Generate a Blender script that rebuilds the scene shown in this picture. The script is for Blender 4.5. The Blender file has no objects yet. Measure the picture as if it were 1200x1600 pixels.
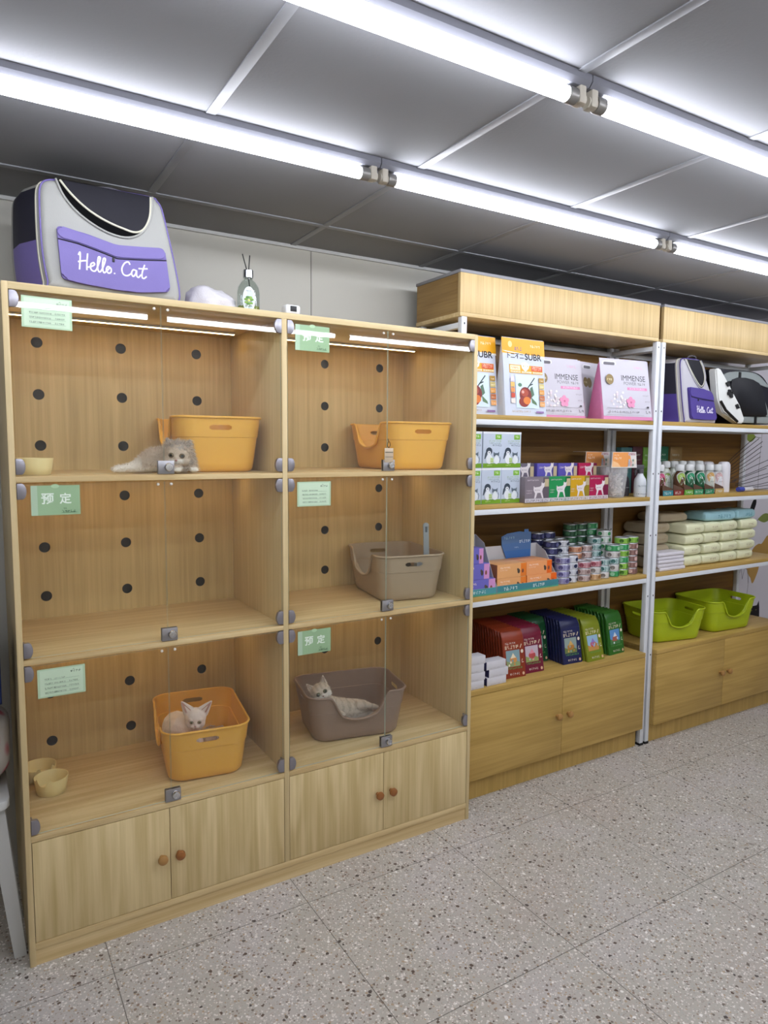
import bpy, bmesh, math, random
from mathutils import Vector, Matrix, noise as mnoise
S = bpy.context.scene
C = S.collection
PI = math.pi
# ------------------------------------------------------------------ camera
cam_d = bpy.data.cameras.new('camera')
cam = bpy.data.objects.new('camera', cam_d); C.objects.link(cam)
S.camera = cam
cam_d.sensor_fit = 'VERTICAL'; cam_d.sensor_height = 32.0
cam_d.lens = 1080.86 / 1600 * 32.0
cam_d.clip_start = 0.02
yaw, pitch, roll = 0.545300, -0.0941457, 0.00753705
fw = Vector((math.sin(yaw)*math.cos(pitch), math.cos(yaw)*math.cos(pitch), math.sin(pitch)))
rt = Vector((math.cos(yaw), -math.sin(yaw), 0)); up = rt.cross(fw)
c_, s_ = math.cos(roll), math.sin(roll)
r2 = c_*rt + s_*up; u2 = -s_*rt + c_*up
cam.matrix_world = Matrix(((r2.x, u2.x, -fw.x, -0.10069), (r2.y, u2.y, -fw.y, -2.07864), (r2.z, u2.z, -fw.z, 1.47984), (0, 0, 0, 1)))
# ------------------------------------------------------------------ light and exposure
TUBE_POWER = 20.0
LED_POWER = 15.0
w = bpy.data.worlds.new('world'); S.world = w; w.use_nodes = True
w.node_tree.nodes['Background'].inputs[0].default_value = (0.75, 0.8, 0.9, 1)
w.node_tree.nodes['Background'].inputs[1].default_value = 0.02
S.view_settings.view_transform = 'Standard'; S.view_settings.look = 'None'
S.view_settings.gamma = 1.0; S.view_settings.use_curve_mapping = False
S.view_settings.exposure = 0.62
S.render.film_transparent = False
S.cycles.max_bounces = 10; S.cycles.transparent_max_bounces = 24; S.cycles.diffuse_bounces = 5
S.cycles.sample_clamp_indirect = 8
# ------------------------------------------------------------------ materials
def lin(h):
    if isinstance(h, str):
        h = h.lstrip('#'); v = [int(h[i:i+2], 16)/255 for i in (0, 2, 4)]
    else: v = [x/255 for x in h]
    return tuple((x/12.92 if x <= 0.04045 else ((x+0.055)/1.055)**2.4) for x in v) + (1,)
_M = {}
def mat(name, col, rough=0.5, metal=0.0, bump=0.0, bscale=200, var=0.0, vscale=8, spec=0.5, trans=0, emit=0, sheen=0, ior=1.45):
    if name in _M: return _M[name]
    m = bpy.data.materials.new(name); m.use_nodes = True; nt = m.node_tree; N = nt.nodes; L = nt.links
    b = N['Principled BSDF']; c = lin(col)
    b.inputs['Base Color'].default_value = c; b.inputs['Roughness'].default_value = rough; b.inputs['Metallic'].default_value = metal
    b.inputs['Specular IOR Level'].default_value = spec; b.inputs['IOR'].default_value = ior
    b.inputs['Transmission Weight'].default_value = trans
    if sheen: b.inputs['Sheen Weight'].default_value = sheen
    if emit: b.inputs['Emission Color'].default_value = c; b.inputs['Emission Strength'].default_value = emit
    tc = None
    if var or bump: tc = N.new('ShaderNodeTexCoord')
    if var:
        n = N.new('ShaderNodeTexNoise'); n.inputs['Scale'].default_value = vscale; n.inputs['Detail'].default_value = 4
        L.new(tc.outputs['Object'], n.inputs['Vector'])
        mx = N.new('ShaderNodeMix'); mx.data_type = 'RGBA'
        mx.inputs[6].default_value = tuple(x*(1-var) for x in c[:3])+(1,); mx.inputs[7].default_value = tuple(min(1, x*(1+var)) for x in c[:3])+(1,)
        L.new(n.outputs['Fac'], mx.inputs[0]); L.new(mx.outputs[2], b.inputs['Base Color'])
    if bump:
        n2 = N.new('ShaderNodeTexNoise'); n2.inputs['Scale'].default_value = bscale; n2.inputs['Detail'].default_value = 3
        L.new(tc.outputs['Object'], n2.inputs['Vector'])
        bp = N.new('ShaderNodeBump'); bp.inputs['Strength'].default_value = bump; bp.inputs['Distance'].default_value = 0.002
        L.new(n2.outputs['Fac'], bp.inputs['Height']); L.new(bp.outputs['Normal'], b.inputs['Normal'])
    _M[name] = m; return m
def wood(name, dark, light, axis='Z', rough=0.45, fine=70, fig=0.5):
    """laminate with straight grain along an axis and faint cathedral figure"""
    if name in _M: return _M[name]
    m = bpy.data.materials.new(name); m.use_nodes = True; nt = m.node_tree; N = nt.nodes; L = nt.links
    b = N['Principled BSDF']; b.inputs['Roughness'].default_value = rough; b.inputs['Specular IOR Level'].default_value = 0.35
    tc = N.new('ShaderNodeTexCoord'); oi = N.new('ShaderNodeObjectInfo')
    ad = N.new('ShaderNodeVectorMath'); ad.operation = 'MULTIPLY_ADD'
    L.new(oi.outputs['Random'], ad.inputs[0]); ad.inputs[1].default_value = (3.1, 1.7, 5.3); L.new(tc.outputs['Object'], ad.inputs[2])
    mp = N.new('ShaderNodeMapping'); k = {'X': 0, 'Y': 1, 'Z': 2}[axis]
    sc = [fine, fine, fine]; sc[k] = 1.6; mp.inputs['Scale'].default_value = sc
    L.new(ad.outputs[0], mp.inputs['Vector'])
    n1 = N.new('ShaderNodeTexNoise'); n1.inputs['Scale'].default_value = 1.0; n1.inputs['Detail'].default_value = 5; n1.inputs['Roughness'].default_value = 0.65
    L.new(mp.outputs[0], n1.inputs['Vector'])
    mp2 = N.new('ShaderNodeMapping'); sc2 = [9, 9, 9]; sc2[k] = 1.1; mp2.inputs['Scale'].default_value = sc2
    L.new(ad.outputs[0], mp2.inputs['Vector'])
    n2 = N.new('ShaderNodeTexNoise'); n2.inputs['Scale'].default_value = 1.0; n2.inputs['Detail'].default_value = 2; n2.inputs['Distortion'].default_value = 0.4
    L.new(mp2.outputs[0], n2.inputs['Vector'])
    ml = N.new('ShaderNodeMath'); ml.operation = 'MULTIPLY'; ml.inputs[1].default_value = 22; L.new(n2.outputs['Fac'], ml.inputs[0])
    sn = N.new('ShaderNodeMath'); sn.operation = 'SINE'; L.new(ml.outputs[0], sn.inputs[0])
    ma = N.new('ShaderNodeMath'); ma.operation = 'MULTIPLY_ADD'; ma.inputs[1].default_value = 0.13*fig; L.new(sn.outputs[0], ma.inputs[0]); L.new(n1.outputs['Fac'], ma.inputs[2])
    rp = N.new('ShaderNodeValToRGB'); rp.color_ramp.elements[0].position = 0.30; rp.color_ramp.elements[1].position = 0.70
    rp.color_ramp.elements[0].color = lin(dark); rp.color_ramp.elements[1].color = lin(light)
    L.new(ma.outputs[0], rp.inputs[0]); L.new(rp.outputs[0], b.inputs['Base Color'])
    bp = N.new('ShaderNodeBump'); bp.inputs['Strength'].default_value = 0.08; bp.inputs['Distance'].default_value = 0.001
    L.new(n1.outputs['Fac'], bp.inputs['Height']); L.new(bp.outputs['Normal'], b.inputs['Normal'])
    _M[name] = m; return m
def glass_mat(name='clear_glass', tint=(0.975, 0.99, 0.98), ior=1.6):
    if name in _M: return _M[name]
    m = bpy.data.materials.new(name); m.use_nodes = True; nt = m.node_tree; N = nt.nodes; L = nt.links
    N.remove(N['Principled BSDF'])
    t = N.new('ShaderNodeBsdfTransparent'); t.inputs[0].default_value = tint + (1,)
    g = N.new('ShaderNodeBsdfGlossy'); g.inputs['Roughness'].default_value = 0.0; g.inputs['Color'].default_value = (1, 1, 1, 1)
    f = N.new('ShaderNodeFresnel'); f.inputs['IOR'].default_value = ior
    mx = N.new('ShaderNodeMixShader'); gm = N.new('ShaderNodeNewGeometry'); mm = N.new('ShaderNodeMath'); mm.operation = 'MULTIPLY_ADD'
    L.new(f.outputs[0], mm.inputs[0]); iv = N.new('ShaderNodeMath'); iv.operation = 'SUBTRACT'; iv.inputs[0].default_value = 1.0; L.new(gm.outputs['Backfacing'], iv.inputs[1])
    L.new(iv.outputs[0], mm.inputs[1]); mm.inputs[2].default_value = 0.0
    L.new(mm.outputs[0], mx.inputs[0]); L.new(t.outputs[0], mx.inputs[1]); L.new(g.outputs[0], mx.inputs[2])
    L.new(mx.outputs[0], N['Material Output'].inputs[0])
    _M[name] = m; return m
def emis(name, col, strength):
    if name in _M: return _M[name]
    m = bpy.data.materials.new(name); m.use_nodes = True; nt = m.node_tree; N = nt.nodes
    N.remove(N['Principled BSDF']); e = N.new('ShaderNodeEmission'); e.inputs[0].default_value = lin(col); e.inputs[1].default_value = strength
    nt.links.new(e.outputs[0], N['Material Output'].inputs[0]); _M[name] = m; return m
def pc(h):
    """flat printing-ink material for a colour"""
    h = h.lstrip('#').lower()
    return mat('ink_' + h, h, 0.38, spec=0.4)
# ------------------------------------------------------------------ mesh helpers
def NB(): return bmesh.new()
def box(bm, x, y, z, mi=0, bev=0.0, seg=2):
    vs = [bm.verts.new((x[i], y[j], z[k])) for i in (0, 1) for j in (0, 1) for k in (0, 1)]
    F = [(0, 1, 3, 2), (4, 6, 7, 5), (0, 4, 5, 1), (2, 3, 7, 6), (0, 2, 6, 4), (1, 5, 7, 3)]
    fs = [bm.faces.new([vs[i] for i in f]) for f in F]
    for f in fs: f.material_index = mi
    if bev > 0:
        es = list({e for f in fs for e in f.edges})
        r = bmesh.ops.bevel(bm, geom=es, offset=bev, segments=seg, affect='EDGES', profile=0.5)
        for f in r['faces']: f.material_index = mi
    return fs
def lathe(bm, prof, n=24, mi=0, c=(0, 0, 0), M=None, closed=False):
    rings = []
    for r, z in prof:
        if r < 1e-6:
            p = Vector((0, 0, z)); rings.append([bm.verts.new((M @ p if M else p) + Vector(c))])
        else:
            R_ = []
            for i in range(n):
                p = Vector((r*math.cos(2*PI*i/n), r*math.sin(2*PI*i/n), z)); R_.append(bm.verts.new((M @ p if M else p) + Vector(c)))
            rings.append(R_)
    for a, b in zip(rings, rings[1:]):
        for i in range(n):
            j = (i+1) % n
            if len(a) == 1 and len(b) == 1: break
            if len(a) == 1: f = (a[0], b[j], b[i])
            elif len(b) == 1: f = (a[i], a[j], b[0])
            else: f = (a[i], a[j], b[j], b[i])
            try: bm.faces.new(f).material_index = mi
            except ValueError: pass
def tube(bm, pts, r, n=8, mi=0, closed=False, caps=True):
    pts = [Vector(p) for p in pts]; rr = r if isinstance(r, (list, tuple)) else [r]*len(pts)
    rings = []; prev = None; m = len(pts)
    for i, p in enumerate(pts):
        if closed: t = pts[(i+1) % m] - pts[i-1]
        else: t = pts[min(i+1, m-1)] - pts[max(i-1, 0)]
        t = t.normalized() if t.length > 1e-9 else Vector((0, 0, 1))
        if prev is None:
            a = Vector((0, 0, 1)) if abs(t.z) < 0.9 else Vector((1, 0, 0)); nrm = t.cross(a).normalized()
        else:
            nrm = prev - t*prev.dot(t); nrm = nrm.normalized() if nrm.length > 1e-6 else t.orthogonal().normalized()
        prev = nrm; bn = t.cross(nrm)
        rings.append([bm.verts.new(p + rr[i]*(math.cos(2*PI*k/n)*nrm + math.sin(2*PI*k/n)*bn)) for k in range(n)])
    R2 = rings + ([rings[0]] if closed else [])
    for a, b in zip(R2, R2[1:]):
        for k in range(n): bm.faces.new((a[k], a[(k+1) % n], b[(k+1) % n], b[k])).material_index = mi
    if caps and not closed:
        bm.faces.new(rings[0][::-1]).material_index = mi; bm.faces.new(rings[-1]).material_index = mi
def loft(bm, rings, mi=0, cap0=True, cap1=True, mfun=None):
    R_ = [[bm.verts.new(p) for p in r] for r in rings]; n = len(R_[0])
    for k, (a, b) in enumerate(zip(R_, R_[1:])):
        for i in range(n):
            j = (i+1) % n
            f = bm.faces.new((a[i], a[j], b[j], b[i])); f.material_index = mi
            if mfun: f.material_index = mfun(f.calc_center_median(), k)
    if cap0: bm.faces.new(R_[0][::-1]).material_index = mi
    if cap1: bm.faces.new(R_[-1]).material_index = mi
    return R_
def prism(bm, poly, y0, y1, mi=0, bev=0, plane='XZ', seg=2):
    """extrude an outline given in the XZ (or XY) plane"""
    if plane == 'XZ': f3 = lambda p, d: (p[0], d, p[1])
    else: f3 = lambda p, d: (p[0], p[1], d)
    a = [bm.verts.new(f3(p, y0)) for p in poly]; b = [bm.verts.new(f3(p, y1)) for p in poly]; n = len(poly)
    fs = [bm.faces.new(a), bm.faces.new(b[::-1])]
    for i in range(n): fs.append(bm.faces.new((a[i], b[i], b[(i+1) % n], a[(i+1) % n])))
    for f in fs: f.material_index = mi
    if bev:
        es = list(fs[0].edges) + list(fs[1].edges)
        r = bmesh.ops.bevel(bm, geom=es, offset=bev, segments=seg, affect='EDGES', profile=0.5)
        for f in r['faces']: f.material_index = mi
def rrect(hw, hd, r, n=6, cx=0, cy=0):
    out = []
    for sx, sy, a0 in ((1, -1, -90), (1, 1, 0), (-1, 1, 90), (-1, -1, 180)):
        for i in range(n+1):
            a = math.radians(a0 + 90*i/n); out.append((cx + sx*(hw-r) + r*math.cos(a), cy + sy*(hd-r) + r*math.sin(a)))
    return out
def smooth_closed(pts, k=6, closed=True):
    """Catmull-Rom through the points"""
    n = len(pts); out = []
    rng = range(n) if closed else range(n-1)
    for i in rng:
        if closed: p0, p1, p2, p3 = pts[i-1], pts[i], pts[(i+1) % n], pts[(i+2) % n]
        else: p0, p1, p2, p3 = pts[max(i-1, 0)], pts[i], pts[i+1], pts[min(i+2, n-1)]
        for j in range(k):
            t = j/k; q = []
            for a, b, c, d in zip(p0, p1, p2, p3):
                q.append(0.5*((2*b) + (-a+c)*t + (2*a-5*b+4*c-d)*t*t + (-a+3*b-3*c+d)*t**3))
            out.append(tuple(q))
    if not closed: out.append(tuple(pts[-1]))
    return out
def fillet(pts, r, n=5):
    """outline with rounded corners"""
    out = []; m = len(pts)
    for i in range(m):
        p0, p, p2 = Vector(pts[i-1]), Vector(pts[i]), Vector(pts[(i+1) % m]); a = (p0-p); b = (p2-p); k = min(r, a.length*.45, b.length*.45)
        q0 = p + a.normalized()*k; q2 = p + b.normalized()*k
        for j in range(n+1):
            t = j/n; out.append(tuple(q0*(1-t)**2 + p*2*t*(1-t) + q2*t*t))
    return out
def obj(name, bm, mats, parent=None, loc=(0, 0, 0), rot=(0, 0, 0), angle=35, flat=False):
    bmesh.ops.recalc_face_normals(bm, faces=bm.faces[:])
    me = bpy.data.meshes.new(name); bm.to_mesh(me); bm.free()
    if not isinstance(mats, (list, tuple)): mats = [mats]
    for m in mats: me.materials.append(m)
    if not flat:
        for p in me.polygons: p.use_smooth = True
        me.set_sharp_from_angle(angle=math.radians(angle))
    o = bpy.data.objects.new(name, me); C.objects.link(o)
    o.location = loc; o.rotation_euler = rot
    if parent: o.parent = parent
    return o
def thing(name, label, cat, loc=(0, 0, 0), rotz=0, group=None):
    o = bpy.data.objects.new(name, None); C.objects.link(o); o.empty_display_size = 0.05
    o.location = loc; o.rotation_euler = (0, 0, rotz)
    return tag(o, label, cat, group)
def tag(o, label, cat, group=None):
    o['label'] = label; o['category'] = cat
    if group: o['group'] = group
    return o
def struct(name, bm, m, parent=None, **k):
    o = obj(name, bm, m, parent, **k)
    if not parent: o['kind'] = 'structure'
    return o
def dup(root, loc, rotz, label, group=None):
    r = root.copy(); C.objects.link(r); r.location = loc; r.rotation_euler = (0, 0, rotz); r['label'] = label
    if group: r['group'] = group
    for ch in list(root.children):
        c = ch.copy(); C.objects.link(c); c.parent = r
        for g in list(ch.children):
            d = g.copy(); C.objects.link(d); d.parent = c
    return r
# ------------------------------------------------------------------ printing
_T = {}
def text_mesh(s, bold=0.0):
    key = (s, bold)
    if key in _T: return _T[key]
    cu = bpy.data.curves.new('txt', 'FONT'); cu.body = s; cu.size = 1; cu.resolution_u = 3; cu.offset = bold
    o = bpy.data.objects.new('txt', cu); C.objects.link(o)
    dg = bpy.context.evaluated_depsgraph_get(); ev = o.evaluated_get(dg); me = ev.to_mesh()
    V = [(v.co.x, v.co.y) for v in me.vertices]; F = [tuple(p.vertices) for p in me.polygons]
    ev.to_mesh_clear(); bpy.data.objects.remove(o); bpy.data.curves.remove(cu)
    if V:
        x0 = min(v[0] for v in V); x1 = max(v[0] for v in V); y0 = min(v[1] for v in V); y1 = max(v[1] for v in V)
        V = [(v[0]-x0, v[1]-y0) for v in V]; _T[key] = (V, F, x1-x0, y1-y0)
    else: _T[key] = ([], [], 1, 1)
    return _T[key]
def panel(name, items, parent, loc=(0, 0, 0), rot=(0, 0, 0), step=0.00025, wrap=None):
    """printing on a face: flat shapes in local XZ facing -Y.
    r x0 z0 x1 z1 col | e cx cz rx rz col | p pts col | t text x z height col [width] | s x z w h col seed (illegible line of small writing) | l pts width col"""
    bm = NB(); cols = []
    def ci(c):
        if c not in cols: cols.append(c)
        return cols.index(c)
    def face(pts, y, c):
        try: bm.faces.new([bm.verts.new((p[0], y, p[1])) for p in pts]).material_index = ci(c)
        except ValueError: pass
    for k, it in enumerate(items):
        y = -step*(k+1); t = it[0]
        if t == 'r': face([(it[1], it[2]), (it[3], it[2]), (it[3], it[4]), (it[1], it[4])], y, it[5])
        elif t == 'e': face([(it[1]+it[3]*math.cos(2*PI*i/24), it[2]+it[4]*math.sin(2*PI*i/24)) for i in range(24)], y, it[5])
        elif t == 'p': face(it[1], y, it[2])
        elif t in 'tT':
            V, F, W, H = text_mesh(it[1], .022 if t == 'T' else 0.0); sz = it[4]/H; sx = (it[6]/W) if len(it) > 6 and it[6] else sz
            vs = [bm.verts.new((it[2]+v[0]*sx, y, it[3]+v[1]*sz)) for v in V]
            for f in F:
                try: bm.faces.new([vs[i] for i in f]).material_index = ci(it[5])
                except ValueError: pass
        elif t == 's':
            rd = random.Random(it[6] if len(it) > 6 else k); x = it[1]; h = it[4]
            while x < it[1]+it[3]-h*0.5:
                ww = h*rd.uniform(0.55, 1.0)
                for q in range(3):
                    a = rd.random()
                    if a < .5: face([(x, it[2]+h*q/3), (x+ww, it[2]+h*q/3), (x+ww, it[2]+h*(q/3+.17)), (x, it[2]+h*(q/3+.17))], y, it[5])
                    else:
                        xx = x+ww*rd.uniform(0, .7); face([(xx, it[2]+h*q/3), (xx+ww*.25, it[2]+h*q/3), (xx+ww*.25, it[2]+h*(q/3+.33)), (xx, it[2]+h*(q/3+.33))], y, it[5])
                x += ww + h*rd.uniform(.18, .4)
        elif t == 'l':
            P = [Vector((p[0], p[1])) for p in it[1]]; hw = it[2]/2
            for i, (a, b) in enumerate(zip(P, P[1:])):
                d = (b-a); 
                if d.length < 1e-7: continue
                n = Vector((-d.y, d.x)).normalized()*hw; e = d.normalized()*hw*.6
                face([tuple(a-e+n), tuple(a-e-n), tuple(b+e-n), tuple(b+e+n)], y-(i % 2)*1e-5, it[3])
    if wrap:
        for v in bm.verts: v.co = wrap(v.co)
    me = bpy.data.meshes.new(name); bm.to_mesh(me); bm.free()
    for c in cols: me.materials.append(pc(c))
    o = bpy.data.objects.new(name, me); C.objects.link(o); o.parent = parent; o.location = loc; o.rotation_euler = rot
    return o
# ------------------------------------------------------------------ common materials
W_FRAME = wood('light_oak_edge', '#bfaa7c', '#d3be92', 'Z', fig=0.2)
W_V = wood('light_oak_upright', '#bca573', '#d8c394', 'Z', fig=0.9)
W_H = wood('light_oak_across', '#bfa473', '#d6bf90', 'X', fig=0.7)
W_BACK = wood('oak_back_panel', '#b39a66', '#cdb27c', 'Z', fig=0.5)
W_U = wood('honey_oak_across', '#a98a48', '#c09f5b', 'X', fig=0.7)
W_UV = wood('honey_oak_upright', '#a58848', '#bb9b58', 'Z', fig=0.5)
W_HEAD = wood('pale_oak_upright', '#b49a6a', '#cfb583', 'Z', fig=0.3, fine=110)
W_UB = wood('brown_back_panel', '#6d4e26', '#87632f', 'X', fig=0.6)
WHITE_METAL = mat('white_powder_coat', '#d9dde2', 0.4, var=0.02)
CHROME = mat('polished_chrome', '#c8cace', 0.18, 1.0)
STEEL = mat('brushed_steel', '#a3a2a6', 0.38, 1.0)
BLACK = mat('black_plastic', '#141416', 0.45)
GLASS = glass_mat()
def edge_mat(name, col, k):
    m = bpy.data.materials.new(name); m.use_nodes = True; nt = m.node_tree; N = nt.nodes; L = nt.links
    N.remove(N['Principled BSDF']); t = N.new('ShaderNodeBsdfTransparent'); d = N.new('ShaderNodeBsdfDiffuse'); d.inputs[0].default_value = lin(col)
    mx = N.new('ShaderNodeMixShader'); mx.inputs[0].default_value = k; L.new(t.outputs[0], mx.inputs[1]); L.new(d.outputs[0], mx.inputs[2]); L.new(mx.outputs[0], N['Material Output'].inputs[0])
    return m
GLASS_EDGE = edge_mat('polished_glass_edge', '#c3d2c4', .6)
FROST = edge_mat('frosted_clear_cup', '#d9dadc', .30)
CLEAR = glass_mat('clear_plastic', (0.95, 0.95, 0.95), 1.4)
# ================================================================== the room
CZ = 2.265
XL, XR, YF, YB = -2.2, 7.2, -2.95, 0.51
def terrazzo():
    m = bpy.data.materials.new('terrazzo_tiles'); m.use_nodes = True; nt = m.node_tree; N = nt.nodes; L = nt.links
    b = N['Principled BSDF']; b.inputs['Roughness'].default_value = 0.42; b.inputs['Specular IOR Level'].default_value = 0.4
    tc = N.new('ShaderNodeTexCoord'); sp = N.new('ShaderNodeSeparateXYZ'); L.new(tc.outputs['Object'], sp.inputs[0])
    def math_(op, a, bb=None, c=None):
        n = N.new('ShaderNodeMath'); n.operation = op
        for i, v in enumerate((a, bb, c)):
            if v is None: continue
            if isinstance(v, (int, float)): n.inputs[i].default_value = v
            else: L.new(v, n.inputs[i])
        return n.outputs[0]
    col = None
    ns = N.new('ShaderNodeTexNoise'); ns.inputs['Scale'].default_value = 2.3; ns.inputs['Detail'].default_value = 4; L.new(tc.outputs['Object'], ns.inputs['Vector'])
    rp = N.new('ShaderNodeValToRGB'); e = rp.color_ramp.elements
    e[0].position = .34; e[0].color = lin('#b1a9a0'); e[1].position = .66; e[1].color = lin('#b9b3af')
    x = rp.color_ramp.elements.new(.5); x.color = lin('#b3aea4')
    L.new(ns.outputs['Fac'], rp.inputs[0]); col = rp.outputs[0]
    def chips(scale, thr, size, colors, seed):
        nonlocal col
        mp = N.new('ShaderNodeMapping'); mp.inputs['Location'].default_value = (seed*3.7, seed*1.9, 0); mp.inputs['Rotation'].default_value = (0, 0, seed)
        L.new(tc.outputs['Object'], mp.inputs['Vector'])
        wn = N.new('ShaderNodeTexNoise'); wn.inputs['Scale'].default_value = scale*1.4; L.new(mp.outputs[0], wn.inputs['Vector'])
        va = N.new('ShaderNodeVectorMath'); va.operation = 'MULTIPLY_ADD'; L.new(wn.outputs['Color'], va.inputs[0]); va.inputs[1].default_value = (0.6/scale,)*3; L.new(mp.outputs[0], va.inputs[2])
        v = N.new('ShaderNodeTexVoronoi'); v.voronoi_dimensions = '2D'; v.inputs['Scale'].default_value = scale; L.new(va.outputs[0], v.inputs['Vector'])
        sc = N.new('ShaderNodeSeparateColor'); L.new(v.outputs['Color'], sc.inputs[0])
        pick = math_('GREATER_THAN', sc.outputs[0], thr)
        sz = math_('MULTIPLY_ADD', sc.outputs[1], size, size*0.4)
        ins = math_('LESS_THAN', v.outputs['Distance'], sz)
        mk = math_('MULTIPLY', pick, ins)
        cr = N.new('ShaderNodeValToRGB'); cr.color_ramp.interpolation = 'CONSTANT'
        el = cr.color_ramp.elements
        for i, c in enumerate(colors):
            if i < 2: el[i].position = i/len(colors); el[i].color = lin(c)
            else: q = el.new(i/len(colors)); q.color = lin(c)
        L.new(sc.outputs[2], cr.inputs[0])
        mx = N.new('ShaderNodeMix'); mx.data_type = 'RGBA'; L.new(mk, mx.inputs[0]); L.new(col, mx.inputs[6]); L.new(cr.outputs[0], mx.inputs[7]); col = mx.outputs[2]
    chips(190, .45, .36, ['#a49a92', '#ded8d2', '#b3a79d', '#adaca6'], 1)
    chips(125, .68, .36, ['#dcd6d0', '#857a71', '#d0c9c2', '#ac9880'], 2)
    chips(92, .80, .30, ['#e0dad4', '#756a61', '#c4bcb4', '#8b7767'], 3)
    chips(66, .90, .28, ['#4c4440', '#5a4a40', '#e8e4df', '#6b6058'], 4)
    # joints
    jx = math_('ABSOLUTE', math_('SUBTRACT', math_('FRACT', math_('DIVIDE', math_('ADD', sp.outputs[0], 5.97-0.2+0.2985), 0.597)), 0.5))
    jy = math_('ABSOLUTE', math_('SUBTRACT', math_('FRACT', math_('DIVIDE', math_('ADD', sp.outputs[1], 5.9+0.14+0.295), 0.59)), 0.5))
    jm = math_('MAXIMUM', math_('LESS_THAN', jx, 0.0021), math_('LESS_THAN', jy, 0.0021))
    mx = N.new('ShaderNodeMix'); mx.data_type = 'RGBA'; L.new(math_('MULTIPLY', jm, 0.8), mx.inputs[0]); L.new(col, mx.inputs[6]); mx.inputs[7].default_value = lin('#4a4540')
    L.new(mx.outputs[2], b.inputs['Base Color'])
    bp = N.new('ShaderNodeBump'); bp.invert = True; bp.inputs['Strength'].default_value = 0.5; bp.inputs['Distance'].default_value = 0.001; L.new(jm, bp.inputs['Height']); L.new(bp.outputs[0], b.inputs['Normal'])
    return m
bm = NB(); box(bm, (XL, XR), (YF, YB), (-0.06, 0)); struct('floor', bm, terrazzo())
WALL = mat('warm_white_paint', '#b4b2a9', 0.7, bump=0.05, bscale=60, var=0.015, vscale=2)
WALL2 = mat('lilac_white_paint', '#cfcbd2', 0.7, var=0.02, vscale=2)
bm = NB(); box(bm, (XL-.08, 3.0), (YB, YB+.08), (0, CZ)); box(bm, (3.0, XR+.08), (YB, YB+.08), (0, CZ), 1); struct('wall_back', bm, [WALL, WALL2])
bm = NB(); box(bm, (XL-.08, XL), (YF, YB), (0, CZ)); struct('wall_left', bm, WALL)
bm = NB(); box(bm, (XR, XR+.08), (YF, YB), (0, CZ)); struct('wall_right', bm, WALL)
bm = NB(); box(bm, (XL-.08, XR+.08), (YF-.08, YF), (0, CZ)); struct('wall_front', bm, mat('front_wall_paint', '#e2ddd2', 0.7))
bm = NB(); box(bm, (XL-.08, XR+.08), (YF-.08, YB+.08), (CZ, CZ+.05))
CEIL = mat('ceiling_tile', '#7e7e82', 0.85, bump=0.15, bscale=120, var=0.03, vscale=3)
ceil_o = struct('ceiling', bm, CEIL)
bm = NB()
k = -6
while 0.435+.603*k < XR:
    x = 0.435+.603*k; k += 1
    if x > XL: box(bm, (x-.012, x+.012), (YF, YB), (CZ-.003, CZ+.002), bev=.0008)
for y in (.225, -.37, -.967, -1.565, -2.165, -2.765): box(bm, (XL, XR), (y-.012, y+.012), (CZ-.0035, CZ+.002), bev=.0008)
obj('ceiling_grid', bm, mat('ceiling_grid_metal', '#828388', 0.5), ceil_o)
bm = NB(); box(bm, (1.118, 1.122), (YB-.002, YB+.001), (0, CZ)); struct('trim_1', bm, mat('wall_joint', '#8f8c86', 0.8))
bm = NB(); box(bm, (XL, XR), (YB-.012, YB), (CZ-.012, CZ)); struct('trim_2', bm, mat('angle_trim', '#b9bab8', 0.5))
# ------------------------------------------------------------------ tube lights
HOUS = mat('batten_white', '#6f7078', 0.4)
CAPM = mat('tube_end_metal', '#8d8b88', 0.4, 0.6)
SOCK = mat('aged_white_plastic', '#b9b3a6', 0.5)
TUBE_E = emis('tube_glow', '#f1f5ff', TUBE_POWER)
def tube_light(x0, x1, y, label, first=None):
    L_ = x1-x0
    if first: return dup(first, (x0, y, CZ), 0, label, 'tube lights on the ceiling')
    t = thing('tube_light', label, 'tube light', (x0, y, CZ), 0, 'tube lights on the ceiling')
    bm = NB(); loft(bm, [[(xx, yy, zz) for yy, zz in ((-.021, 0), (-.021, -.014), (-.012, -.024), (.012, -.024), (.021, -.014), (.021, 0))] for xx in (.0015, L_-.0015)]); obj('housing', bm, HOUS, t)
    bm = NB(); M_ = Matrix.Rotation(PI/2, 3, 'Y')
    lathe(bm, [(0, .055), (.0152, .055), (.0152, L_-.055), (0, L_-.055)], 20, 0, (0, 0, -.044), M_); obj('tube', bm, TUBE_E, t)
    for a, b in ((.030, .056), (L_-.056, L_-.030)):
        bm = NB(); lathe(bm, [(0, a), (.0155, a), (.0172, a+.003), (.0172, b-.002), (.0155, b), (0, b)], 20, 0, (0, 0, -.044), M_); obj('end_cap', bm, CAPM, t)
    for a in (.018, L_-.018):
        bm = NB(); box(bm, (a-.010, a+.010), (-.014, .014), (-.058, -.02), bev=.004); lathe(bm, [(0, a-.013), (.012, a-.013), (.012, a+.013), (0, a+.013)], 16, 0, (0, 0, -.046), M_); obj('lamp_holder', bm, SOCK, t)
    return t
T0 = tube_light(.91-1.225, .91, -.365, 'tube light over the glass cabinet, first in the row nearest the wall')
tube_light(.91, .91+1.225, -.365, 'tube light above the wooden header, second in the row nearest the wall', T0)
tube_light(.91+1.225, .91+2.45, -.365, 'tube light at far right of the row nearest the wall', T0)
tube_light(.91+2.45, .91+3.675, -.365, 'tube light beyond the right frame edge, wall row', T0)
tube_light(1.07-1.225, 1.07, -.965, 'tube light crossing the top of the photo, first of the front row', T0)
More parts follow.
